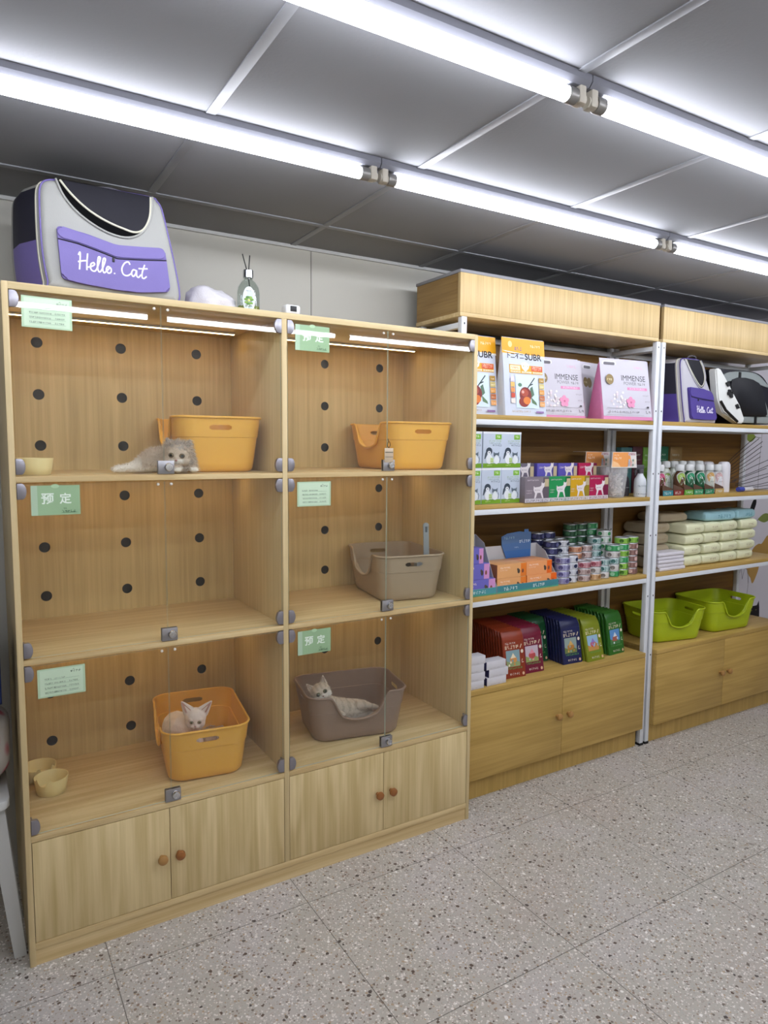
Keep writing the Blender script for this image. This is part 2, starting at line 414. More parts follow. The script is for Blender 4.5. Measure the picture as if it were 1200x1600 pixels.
tube_light(1.07, 1.07+1.225, -.965, 'tube light at upper right, second of the front row', T0)
tube_light(1.07+1.225, 1.07+2.45, -.965, 'tube light past the right frame edge, front row', T0)
for y, nm in ((-1.565, 'added unseen as fill in front of the camera'), (-2.165, 'over the camera')):  # row in front of the camera is unseen, added as fill light
    for i, x in enumerate((-1.545, -.32, .905, 2.13, 3.355)):  # leftmost tube of each row is added to brighten the room
        tube_light(x, x+1.225, y, 'tube light %s, number %s from the left' % (nm, ('first', 'second', 'third', 'fourth', 'fifth')[i]), T0)
# ================================================================== glass-fronted display cabinet
PX = [(.0155, .7769), (.7946, 1.5516)]; XO = 1.567; DEP = .4906; HT = 1.9
ZT = [(1.393, 1.881), (.8911, 1.3769), (.3856, .8753)]; SB = [1.3769, .8753, .3682]
cab = thing('display_cabinet', 'tall light oak cat cabinet with six glass-fronted compartments and wooden doors below', 'cabinet', (0, 0, 0))
for x0, x1 in ((0, .0155), (1.5516, XO)):
    bm = NB(); box(bm, (x0, x1), (0, DEP+.006), (0, HT), bev=.0007); obj('side_panel', bm, W_FRAME, cab)
bm = NB(); box(bm, (.7769, .7946), (0, DEP), (.0687, 1.881), bev=.0007); obj('divider', bm, W_FRAME, cab)
bm = NB(); box(bm, (.0155, 1.5516), (0, DEP+.006), (1.881, HT), bev=.0007); obj('top_panel', bm, wood('light_oak_top', '#bfaa7c', '#d3be92', 'X', fig=.3), cab)
for (x0, x1) in PX:
    for (zt, zb) in zip([z[0] for z in ZT], SB):
        bm = NB(); box(bm, (x0, x1), (0, DEP), (zb, zt), bev=.0007); obj('shelf', bm, W_H, cab)
bm = NB(); box(bm, (.0155, 1.5516), (0, DEP), (.048, .0687), bev=.0007); box(bm, (.0155, 1.5516), (.004, .02), (0, .048)); obj('plinth', bm, W_H, cab)
def holed(bm, x0, x1, z0, z1, holes, r, y0, y1, n=28):
    xs = sorted({h[0] for h in holes}); zs = sorted({h[1] for h in holes})
    bx = [x0]+[(a+b)/2 for a, b in zip(xs, xs[1:])]+[x1]; bz = [z0]+[(a+b)/2 for a, b in zip(zs, zs[1:])]+[z1]
    for i, hx in enumerate(xs):
        for j, hz in enumerate(zs):
            X0, X1, Z0, Z1 = bx[i], bx[i+1], bz[j], bz[j+1]
            ang = [2*PI*k/n for k in range(n)] + [math.atan2(b-hz, a-hx) % (2*PI) for a in (X0, X1) for b in (Z0, Z1)]
            ang = sorted(set(round(a, 6) for a in ang)); inner = []; outer = []; deep = []
            for a in ang:
                c, s = math.cos(a), math.sin(a)
                t = min(((X1-hx)/c if c > 1e-9 else (X0-hx)/c if c < -1e-9 else 9), ((Z1-hz)/s if s > 1e-9 else (Z0-hz)/s if s < -1e-9 else 9))
                inner.append(bm.verts.new((hx+r*c, y0, hz+r*s))); outer.append(bm.verts.new((hx+t*c, y0, hz+t*s))); deep.append(bm.verts.new((hx+r*c, y1, hz+r*s)))
            m = len(ang)
            for k in range(m):
                q = (k+1) % m
                bm.faces.new((inner[k], inner[q], outer[q], outer[k]))
                bm.faces.new((inner[k], deep[k], deep[q], inner[q])).material_index = 1
HX = [(.12, .382, .646), (.909, 1.171, 1.431)]; HZ = [(1.475, 1.643, 1.812), (.966, 1.133, 1.301), (.457, .626, .795)]
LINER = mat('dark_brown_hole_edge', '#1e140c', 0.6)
for ci_, (x0, x1) in enumerate(PX):
    for ri, (z0, z1) in enumerate(ZT):
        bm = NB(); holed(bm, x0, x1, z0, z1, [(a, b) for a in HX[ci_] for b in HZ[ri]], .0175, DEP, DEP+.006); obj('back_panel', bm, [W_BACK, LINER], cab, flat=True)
bm = NB(); box(bm, (.0155, 1.5516), (DEP+.0062, DEP+.012), (.07, 1.88)); obj('hole_shade_sheet', bm, mat('gap_shade_black', '#0c0a09', .9), cab)  # added black sheet, stands in for the unlit gap behind the holes
bm = NB(); box(bm, (.0155, 1.5516), (DEP, DEP+.006), (0.02, .3682)); obj('lower_back_panel', bm, W_BACK, cab)
# warm led strips under the top of each compartment
LED_E = emis('warm_led', '#ffd69a', LED_POWER)
for ci_, (x0, x1) in enumerate(PX):
    for ri, (z0, z1) in enumerate(ZT):
        bm = NB(); box(bm, (x0+.004, x1-.03), (.352, .366), (z1-.007, z1)); s = obj('led_strip', bm, mat('led_channel', '#cfcfcf', .4), cab)
        bm = NB(); box(bm, (x0+.006, x1-.032), (.355, .363), (z1-.0085, z1-.0072)); obj('led_diffuser', bm, LED_E, s)
# lower wooden doors
KNOB = mat('turned_wood_knob', '#8f5a2c', 0.35, var=.12, vscale=60)
KNOB2 = mat('pale_turned_knob', '#a67c46', 0.4, var=.1, vscale=60)
def knob(parent, x, y, z, m):
    bm = NB(); lathe(bm, [(0, 0), (.007, 0), (.0065, .008), (.012, .012), (.0155, .018), (.014, .025), (.007, .029), (0, .030)], 20, 0, (x, y, z), Matrix.Rotation(PI/2, 3, 'X')); obj('knob', bm, m, parent)
for (x0, x1), mid, kn in ((PX[0], .396, (.369, .422)), (PX[1], 1.168, (1.142, 1.199))):
    for s, (a, b) in enumerate(((x0+.0015, mid-.001), (mid+.001, x1-.0015))):
        bm = NB(); box(bm, (a, b), (.0005, .017), (.0707, .3662), bev=.0008); d = obj('door', bm, W_V, cab); knob(d, kn[s], 0, .216, KNOB2 if (s == 0 and x0 < .5) else KNOB)
bm = NB(); box(bm, (.0155, 1.5516), (.03, .035), (.07, .367)); obj('door_gap_shade', bm, LINER, cab)  # added dark sheet, paints the shade seen through the door gaps
# glass doors
HM = mat('hinge_grey_metal', '#96949c', 0.34, .85)
RUB = mat('clear_bumper', '#cfc9bd', 0.2, spec=.6)
for ci_, (x0, x1) in enumerate(PX):
    mid = (.4035, 1.1735)[ci_]
    for ri, (z0, z1) in enumerate(ZT):
        for s, (a, b) in enumerate(((x0+.003, mid-.0012), (mid+.0012, x1-.003))):
            bm = NB(); box(bm, (a, b), (.002, .007), (z0+.004, z1-.004)); [setattr(f, 'material_index', 1) for f in bm.faces if abs(f.calc_center_median().y-.0045) < .001]; g = obj('glass_door', bm, [GLASS, GLASS_EDGE], cab, flat=True); g['label'] = 'clear glass door'
            for zc in (z0+.026, z1-.024):
                bm = NB(); sg = 1 if s == 0 else -1; xe = x0+.001 if s == 0 else x1-.001
                pl = [(xe, zc-.0215), (xe+sg*.012, zc-.0215)]+[(xe+sg*(.012+.011*math.sin(q)), zc-.0215*math.cos(q)) for q in [PI*i/10 for i in range(1, 10)]]+[(xe+sg*.012, zc+.0215), (xe, zc+.0215)]
                prism(bm, pl, -.0025, .0105, 0, .0015); box(bm, tuple(sorted((xe, xe+sg*.004))), (.0105, .026), (zc-.02, zc+.02)); obj('hinge', bm, HM, g)
            bm = NB(); cx = b-.018 if s == 0 else a+.018
            lathe(bm, [(0, 0), (.0045, 0), (.004, .003), (.002, .004), (.0, .004)], 12, 0, (cx, .002, z1-.012), Matrix.Rotation(PI/2, 3, 'X')); obj('bumper', bm, RUB, g)
            if s == 1:
                lx = mid-.019; bm = NB(); box(bm, (lx, lx+.047), (-.003, .0015), (z0+.002, z0+.041), bev=.001); box(bm, (lx, lx+.047), (.0075, .011), (z0+.002, z0+.041)); lk = obj('lock', bm, STEEL, g)
                bm = NB(); lathe(bm, [(0, 0), (.0125, 0), (.0125, .008), (.0105, .0115), (.006, .012), (.006, .0105), (0, .0105)], 24, 0, (lx+.030, -.003, z0+.022), Matrix.Rotation(PI/2, 3, 'X')); box(bm, (lx+.0292, lx+.0308), (-.0148, -.0136), (z0+.0185, z0+.0255)); obj('key_barrel', bm, CHROME, lk)
# ================================================================== white-framed shelving
PFY, PBY = .105, .38
SH = [1.612, 1.247, .868]
def shelving(x0, x1, label):
    t = thing('shelving_unit', label, 'shelving', (0, 0, 0))
    for px in (x0, x1-.025):
        for py in (PFY, PBY):
            bm = NB(); box(bm, (px, px+.025), (py, py+.025), (.012, 1.985), bev=.0015)
            for q in range(6): box(bm, (px+.0095, px+.0155), (py-.0004, py), (1.955-q*.3, 1.963-q*.3), 1)
            p = obj('post', bm, [WHITE_METAL, BLACK], t)
            bm = NB(); box(bm, (px-.001, px+.026), (py-.001, py+.026), (0, .0118)); obj('foot', bm, BLACK, p)
    for z in SH+[1.985]:
        for y in ((PFY+.0005, PBY+.004) if z < 1.9 else (PBY+.004,)):
            bm = NB(); box(bm, (x0+.0255, x1-.0255), (y, y+.02), (z-.041, z-.0195), bev=.001); obj('beam', bm, WHITE_METAL, t)
        for px in (x0+.002, x1-.022):
            bm = NB(); box(bm, (px, px+.02), (PFY+.0255, PBY-.0005), (z-.041, z-.0195), bev=.001); obj('side_beam', bm, WHITE_METAL, t)
    for z in SH:
        bm = NB(); box(bm, (x0+.0258, x1-.0258), (PFY+.0005, PBY+.012), (z-.019, z), bev=.0008); obj('shelf_board', bm, W_U, t)
    bm = NB(); box(bm, (x0+.003, x1-.003), (PBY+.026, PBY+.034), (.1, 1.965)); obj('back_panel', bm, W_UB, t)
    return t
shelving(1.570, 2.7535, 'white steel shelving with packed shelves, between the glass cabinet and the green trays')
shelving(2.7685, 3.955, 'white steel shelving at right, open to the mural wall')
def header(x0, x1, label):
    t = thing('header_box', label, 'box', (0, 0, 0), 0, 'wooden boxes on top of the shelving')
    bm = NB(); box(bm, (x0, x1), (PFY-.001, PBY+.03), (1.9855, 2.001), bev=.0007); obj('base_board', bm, W_H, t)
    bm = NB(); box(bm, (x0, x1), (PFY-.001, PFY+.016), (2.0015, 2.150), bev=.0007); obj('front_panel', bm, W_HEAD, t)
    for a in (x0+.004, x1-.019):
        bm = NB(); box(bm, (a, a+.015), (PFY+.0163, PBY+.03), (2.0015, 2.150)); obj('side_panel', bm, wood('brown_oak_side', '#85683c', '#a0824f', 'Y', fig=.8), t)
    bm = NB(); box(bm, (x0-.002, x1+.002), (PFY-.003, PBY+.03), (2.1503, 2.162), bev=.001); obj('lid', bm, mat('grey_lid_edge', '#838388', .5), t)
    return t
header(1.560, 2.738, 'pale oak header box nearer the glass cabinet, on the white shelving')
header(2.770, 3.955, 'pale oak header box running out of frame at right')
def base(x0, x1, mid, label):
    t = thing('base_cabinet', label, 'cabinet', (0, 0, 0), 0, 'low wooden cabinets under the shelving')
    bm = NB(); box(bm, (x0, x1), (.098, PBY+.02), (.098, .4635)); obj('carcass', bm, W_U, t)
    bm = NB(); box(bm, (x0, x1), (.08, PBY+.02), (.464, .485), bev=.0008); obj('top_board', bm, W_U, t)
    bm = NB(); box(bm, (x0+.004, x1-.004), (.117, .133), (0, .0975)); obj('plinth', bm, W_UV, t)
    for s, (a, b) in enumerate(((x0, mid-.001), (mid+.001, x1))):
        bm = NB(); box(bm, (a, b), (.08, .0975), (.1, .4625), bev=.0008); d = obj('door', bm, W_U, t); knob(d, mid+(-.033, .034)[s], .08, .286, KNOB2)
    return t
base(1.598, 2.712, 2.155, 'low oak cabinet with two doors under the product shelves, beside the glass cabinet')
base(2.797, 3.928, 3.361, 'low oak cabinet with two doors under the lime green trays')
# ================================================================== litter trays
def litter_tray(name, label, m, loc, rotz, group, s=1.0):
    """open plastic tray: long side (local -Y) has a low scooped entrance, short sides have hand slots"""
    t = thing(name, label, 'litter tray', loc, rotz, group)
    HL, HW, R0, H = .1925, .1390, .052, .176
    xs = [-.140, -.128, -.118, -.110, -.103, -.096, -.088, -.079, -.068, -.052, -.036, -.018, 0]; xs = xs + [-x for x in xs[-2::-1]]
    ys = [-.087, -.062, -.037, -.031, -.015, 0]; ys = ys + [-y for y in ys[-2::-1]]
    P = []   # (kind, along, corner angle)
    P += [('f', x) for x in xs]; P += [('c', 1, -1, a) for a in (-75, -60, -45, -30, -15)]
    P += [('r', y) for y in ys]; P += [('c', 1, 1, a) for a in (15, 30, 45, 60, 75)]
    P += [('b', x) for x in xs[::-1]]; P += [('c', -1, 1, a) for a in (105, 120, 135, 150, 165)]
    P += [('l', y) for y in ys[::-1]]; P += [('c', -1, -1, a) for a in (195, 210, 225, 240, 255)]
    def ring(z, inset):
        k = z/H; sc = .862 + .138*min(1, k)**.9; hl, hw = HL*sc - inset, HW*sc - inset; r = R0 - inset*.6
        out = []
        for p in P:
            if p[0] == 'f': q = (p[1]/.140*(hl-r), -hw)
            elif p[0] == 'b': q = (p[1]/.140*(hl-r), hw)
            elif p[0] == 'r': q = (hl, p[1]/.087*(hw-r))
            elif p[0] == 'l': q = (-hl, p[1]/.087*(hw-r))
            else: a = math.radians(p[3]); q = (p[1]*(hl-r)+r*math.cos(a), p[2]*(hw-r)+r*math.sin(a))
            out.append(q)
        return out
    def top(p):
        if p[0] != 'f': return H
        a = abs(p[1])
        if a >= .118: return H
        if a <= .06: return .083 + .012*(a/.06)**2
        u = (a-.06)/.058; return .095 + (H-.095)*(u*u*(3-2*u))
    lev = [.012, .03, .055, .08, .1, .112, .1135, .116, .136, .139, .149, .152, .164, H]
    bm = NB(); n = len(P)
    def wall(inset, flip):
        V = []
        for z in lev:
            ex = .0 if z < .113 else .0022
            rg = ring(z, inset-ex); V.append([bm.verts.new((q[0], q[1], min(z, top(P[i])))) for i, q in enumerate(rg)])
        for k in range(len(lev)-1):
            for i in range(n):
                j = (i+1) % n
                if P[i][0] in 'lr' and P[j][0] in 'lr' and lev[k] >= .1355 and lev[k+1] <= .1525:
                    m_ = (abs(P[i][1])+abs(P[j][1]))/2
                    if m_ < .033 or (m_ < .036 and .138 < lev[k] < .1485): continue
                f = [V[k][i], V[k][j], V[k+1][j], V[k+1][i]]
                try: bm.faces.new(f)
                except ValueError: pass
        return V
    Vo = wall(0, False); Vi = wall(.0035, True)
    # rounded foot and floor
    b1 = [bm.verts.new((q[0]*.985, q[1]*.985, .004)) for q in ring(.004, .002)]; b2 = [bm.verts.new((q[0], q[1], 0)) for q in ring(0, .012)]
    for i in range(n):
        j = (i+1) % n
        bm.faces.new((b1[i], b1[j], Vo[0][j], Vo[0][i])); bm.faces.new((b2[i], b2[j], b1[j], b1[i]))
    bm.faces.new(b2); bm.faces.new(Vi[0])
    # slot reveals
    for sx in (-1, 1):
        for y in (-.036, .036):
            pass
    bmesh.ops.remove_doubles(bm, verts=bm.verts[:], dist=1e-5)
    obj('tray_body', bm, m, t, angle=50)
    bm = NB(); rg = ring(H, -.002); pts = []
    rim = [(q[0]*1.004, q[1]*1.006, top(P[i])) for i, q in enumerate(rg)]
    tube(bm, rim, .0042, 8, 0, closed=True); obj('rim', bm, m, t, angle=80)
    if s != 1.0: t.scale = (s, s, s)
    return t
YEL = mat('amber_plastic', '#e2aa48', 0.38, spec=.45)
TAU = mat('taupe_plastic', '#a39078', 0.4, spec=.45)
TAU2 = mat('mauve_brown_plastic', '#8b7466', 0.4, spec=.45)
LIME = mat('lime_plastic', '#a6b71c', 0.36, spec=.45)
D = math.radians
LITTER = mat('pale_litter_pellets', '#b9a79a', 0.9, var=.3, vscale=160, bump=.6, bscale=180)
def litter_fill(parent_loc, rotz, name, label, seed, h=.035, pellets=180):
    rd = random.Random(seed); bm = NB(); M_ = None
    n = 22; V = [[None]*(n+1) for _ in range(n+1)]
    for i in range(n+1):
        for j in range(n+1):
            x = -.152+.304*i/n; y = -.105+.21*j/n; dx = max(0, abs(x)-.118); dy = max(0, abs(y)-.07)
            k = math.hypot(dx, dy)
            if k > .042: x *= .972; y *= .972
            V[i][j] = bm.verts.new((x, y, h+.010*mnoise.noise(Vector((x*18, y*18, seed)))))
    for i in range(n):
        for j in range(n): bm.faces.new((V[i][j], V[i+1][j], V[i+1][j+1], V[i][j+1]))
    for k in range(pellets):
        x, y = rd.uniform(-.135, .135), rd.uniform(-.09, .09); a = rd.uniform(0, PI); z = h+.008+rd.uniform(-.004, .006)
        d = Vector((math.cos(a), math.sin(a), rd.uniform(-.4, .4)))*.006; p = Vector((x, y, z)); tube(bm, [p-d, p+d], .0022, 6)
    o = obj(name, bm, LITTER, None, parent_loc, (0, 0, rotz), angle=60); tag(o, label, 'cat litter'); o['kind'] = 'stuff'; return o
Z1, Z2, Z3 = 1.3932, .8913, .3858
GY = 'amber litter trays in the glass cabinet'
litter_tray('litter_tray', 'amber litter tray behind the fluffy kitten, top left compartment', YEL, (.619, .2835, Z1), D(-94), GY)
litter_tray('litter_tray', 'empty amber litter tray in the top right compartment', YEL, (1.3945, .272, Z1), D(-94), GY)
litter_tray('litter_tray', 'amber litter tray with the white kitten sitting inside it', YEL, (.567, .255, Z3), D(-98.5), GY)
GT = 'taupe litter trays in the glass cabinet'
litter_tray('litter_tray', 'taupe litter tray with grey scoop on its rim, middle right compartment', TAU, (1.376, .27, Z2), D(-99), GT)
litter_tray('litter_tray', 'brown litter tray with the grey kitten lying in its scooped entrance', TAU2, (1.150, .235, Z3), D(-11), GT)
GL = 'lime litter trays on the low cabinet'
litter_tray('litter_tray', 'lime green litter tray nearest the white post', LIME, (3.055, .245, .4852), D(-11), GL, .93)
litter_tray('litter_tray', 'lime green litter tray on the right, nearest the wall decals', LIME, (3.50, .243, .4852), D(-4), GL, .97)
litter_fill((.567, .255, Z3+.004), D(-98.5), 'cat_litter', 'pale pellet litter in the amber tray around the white kitten', 3, .040)
# scoops
def scoop(label, loc, rx, rz, m, s=1.0):
    t = thing('litter_scoop', label, 'scoop', loc, rz, 'litter scoops'); t.rotation_euler = (rx, 0, rz); t.scale = (s, s, s)
    bm = NB(); box(bm, (-.0125, .0125), (-.003, .003), (0, .125), bev=.0025)
    lathe(bm, [(0, -.003), (.0125, -.003), (.0125, .003), (0, .003)], 20, 0, (0, 0, .125), Matrix.Rotation(PI/2, 3, 'X')); obj('handle', bm, m, t)
    bm = NB(); box(bm, (-.0045, .0045), (-.0036, -.003), (.10, .122), bev=.0002); obj('hanging_slot', bm, mat('slot_dark_grey', '#4d5358', .6), t)
    bm = NB(); loft(bm, [[(a*.045*k, -.004+b, z) for a, b in ((-1, 0), (1, 0), (1, .028*k2), (.93, .028*k2), (.93, .003), (-.93, .003), (-.93, .028*k2), (-1, .028*k2))] for z, k, k2 in ((.002, .4, .5), (-.02, .95, 1), (-.09, 1, .6))])
    obj('blade', bm, m, t)
    return t
scoop('grey scoop handle upright on the rim of the taupe tray', (1.442, .140, Z2+.155), D(-4), D(-9), mat('grey_scoop_plastic', '#8f969a', .4))
scoop('dark scoop lying inside the taupe tray', (1.40, .35, Z2+.085), D(-110), D(60), mat('dark_scoop_plastic', '#3c332c', .45))
# ================================================================== bowls
CREAM = mat('cream_plastic', '#e2d19a', 0.4, spec=.4)
def bowl(label, loc, rotz, ears=True, r=.05, h=.05):
    t = thing('cat_bowl', label, 'bowl', loc, rotz, 'cream cat bowls')
    bm = NB(); n = 64; prof = [(.8, 0, 0), (.84, .02, 0), (.93, .5, .4), (1, .97, 1), (1, 1, 1), (.965, 1, 1), (.93, .93, 1), (.86, .5, .4), (.78, .22, 0), (0.01, .2, 0)]
    rings = []
    for k, hh, e in prof:
        rg = []
        for i in range(n):
            a = 2*PI*i/n; dz = 0
            if ears:
                d = (a+PI/2+PI) % (2*PI)-PI   # 0 at -Y
                for q in (-.42, .42): dz += .010*max(0, 1-abs(d-q)/.16)
                if abs(d) < .42: dz -= .013*math.cos(d/.42*PI/2)
            rg.append((r*k*math.cos(a), r*k*math.sin(a), h*hh+dz*e))
        rings.append(rg)
    loft(bm, rings, cap0=True, cap1=True); obj('bowl_body', bm, CREAM, t, angle=60); return t
bowl('cream bowl alone at the left of the top left compartment', (.070, .12, Z1), 0, False, .050, .047)
bowl('cream cat-eared bowl in front, bottom left compartment', (.093, .255, Z3), D(-35), True, .050, .052)
bowl('cream cat-eared bowl partly hidden behind the front bowl, bottom left compartment', (.068, .37, Z3), D(20), True, .052, .046)
# ================================================================== signs taped to the glass
SLV = glass_mat('clear_sleeve', (0.975, 0.985, 0.975), 1.35)
def sign(x, z, kind, label, tilt=0, seed=0):
    W_, H_ = .130, .089
    t = thing('reservation_sign' if kind else 'info_card', label, 'sign', (x, -.0012, z), 0, 'green reserved signs on the glass' if kind else 'handwritten cards on the glass')
    t.rotation_euler = (0, D(tilt), 0)
    bm = NB(); box(bm, (.004, W_-.004), (-.0006, 0), (.004, H_-.004)); obj('card', bm, mat('mint_card', '#9dbb94', .5) if kind else mat('pale_mint_card', '#bdd5b6', .5), t)
    it = []; dk = '#1f4a30'
    if kind:
        it += [('r', .004, .004, .020, H_-.004, '#b5cbb2'), ('T', '预', .029, .034, .030, '#eef6ec'), ('T', '定', .074, .034, .030, '#eef6ec'), ('e', .064, H_-.006, .010, .0055, '#b4d2ac'),
               ('s', .080, .011, .036, .006, dk, 5), ('l', [(.083, .019), (.085, .024), (.087, .019), (.089, .024), (.091, .019)], .0007, dk), ('r', .078, .0100, .117, .0106, dk)]
    else:
        it += [('r', .010, .008, W_-.010, H_-.008, '#d2e4cc'), ('s', .088, .067, .028, .006, dk, 6), ('l', [(.094, .074), (.096, .077), (.098, .074)], .0006, dk)]
        for q in range(4):
            z0 = .054-.0125*q; it += [('s', .022, z0, .018+.004*q, .0042, '#3b5a47', 10+seed+q), ('r', .022, z0-.0016, .11, z0-.0011, '#6f9a7c'), ('s', .046, z0+.0004, .03, .0034, '#34463c', 30+seed*3+q)]
            if q in (1, 2, 3): it += [('s', .083, z0+.0005, .024, .004, '#4a6a55', 50+seed+q)]
    panel('printing', it, t, (0, -.0007, 0))
    bm = NB(); box(bm, (0, W_), (-.0022, -.0017), (0, H_)); o = obj('sleeve', bm, SLV, t, flat=True)
    return t
sign(.040, 1.783, 0, 'pale green handwritten card on the top left glass door', .6, 1)
sign(.045, 1.283, 1, 'green reserved sign on the middle left glass door', 0, 2)
sign(.043, .775, 0, 'pale green handwritten card on the bottom left glass door', 0, 3)
sign(.818, 1.783, 1, 'green reserved sign on the top glass door of the right column', .3, 4)
sign(.823, 1.278, 0, 'pale green handwritten card on the middle glass door of the right column', 0, 5)
sign(.823, .778, 1, 'green reserved sign on the bottom glass door of the right column', 0, 6)
# key tag hanging from the lock
t = thing('key_tag', 'clear plastic key tag above the lock of the top right compartment', 'key tag', (1.176, -.004, 1.425))
bm = NB(); box(bm, (-.018, .018), (-.0015, .0015), (.0, .05), bev=.001); obj('tag_body', bm, mat('frosted_clear_plastic', '#b9a68c', .25, spec=.7), t)
bm = NB(); box(bm, (-.016, .016), (-.0022, -.0016), (.034, .037)); box(bm, (-.016, .016), (-.0022, -.0016), (.018, .020)); obj('tag_band', bm, mat('tag_grey', '#5f584c', .5), t)
bm = NB(); tube(bm, [(0, 0, .05), (-.006, 0, .058), (-.004, 0, .070), (.003, 0, .072), (.006, 0, .06), (0, 0, .05)], .0011, 6); tube(bm, [(0, 0, .07), (-.005, -.001, .082)], .0012, 6); obj('cord', bm, mat('dark_cord', '#3a2c20', .7), t)
# ================================================================== script lettering
def script_strokes():
    q = []
    q.append([(-.05, 2.0), (.15, 2.35), (.12, 1.3), (0, .05)])
    q.append([(-.1, 1.05), (.5, 1.25), (1.05, 1.35)])
    q.append([(1.12, 2.3), (1.0, 1.2), (.95, .1)])
    q.append([(.95, .45), (1.5, .62), (1.95, .95), (1.85, 1.2), (1.5, .95), (1.45, .35), (1.75, .05), (2.15, .25), (2.6, 1.4), (2.75, 2.05), (2.5, 2.0), (2.35, .8), (2.5, .08), (2.85, .3), (3.3, 1.4), (3.42, 2.0), (3.15, 1.9), (3.0, .8), (3.15, .05), (3.5, .3), (3.95, .85), (3.7, .95), (3.5, .5), (3.75, .08), (4.1, .25), (4.15, .7), (3.95, .9)])
    q.append([(4.55, .12), (4.62, .18)])
    q.append([(6.7, 1.75), (6.5, 2.05), (6.0, 1.8), (5.6, 1.0), (5.75, .25), (6.3, .1), (6.9, .5)])
    q.append([(7.55, 1.0), (7.15, 1.05), (6.9, .55), (7.1, .12), (7.45, .5), (7.6, 1.0), (7.6, .3), (7.85, .1), (8.2, .5)])
    q.append([(8.75, 1.95), (8.4, .9), (8.35, .2), (8.6, .05), (8.95, .35)])
    q.append([(7.95, 1.35), (8.5, 1.4), (9.1, 1.5)])
    return [smooth_closed(a, 5, closed=False) for a in q]
STROKES = script_strokes()
def script_items(x0, z0, w_, slant, col, th):
    k = w_/9.1
    return [('l', [(x0+p[0]*k, z0+p[1]*k+slant*p[0]*k) for p in a], th, col) for a in STROKES]
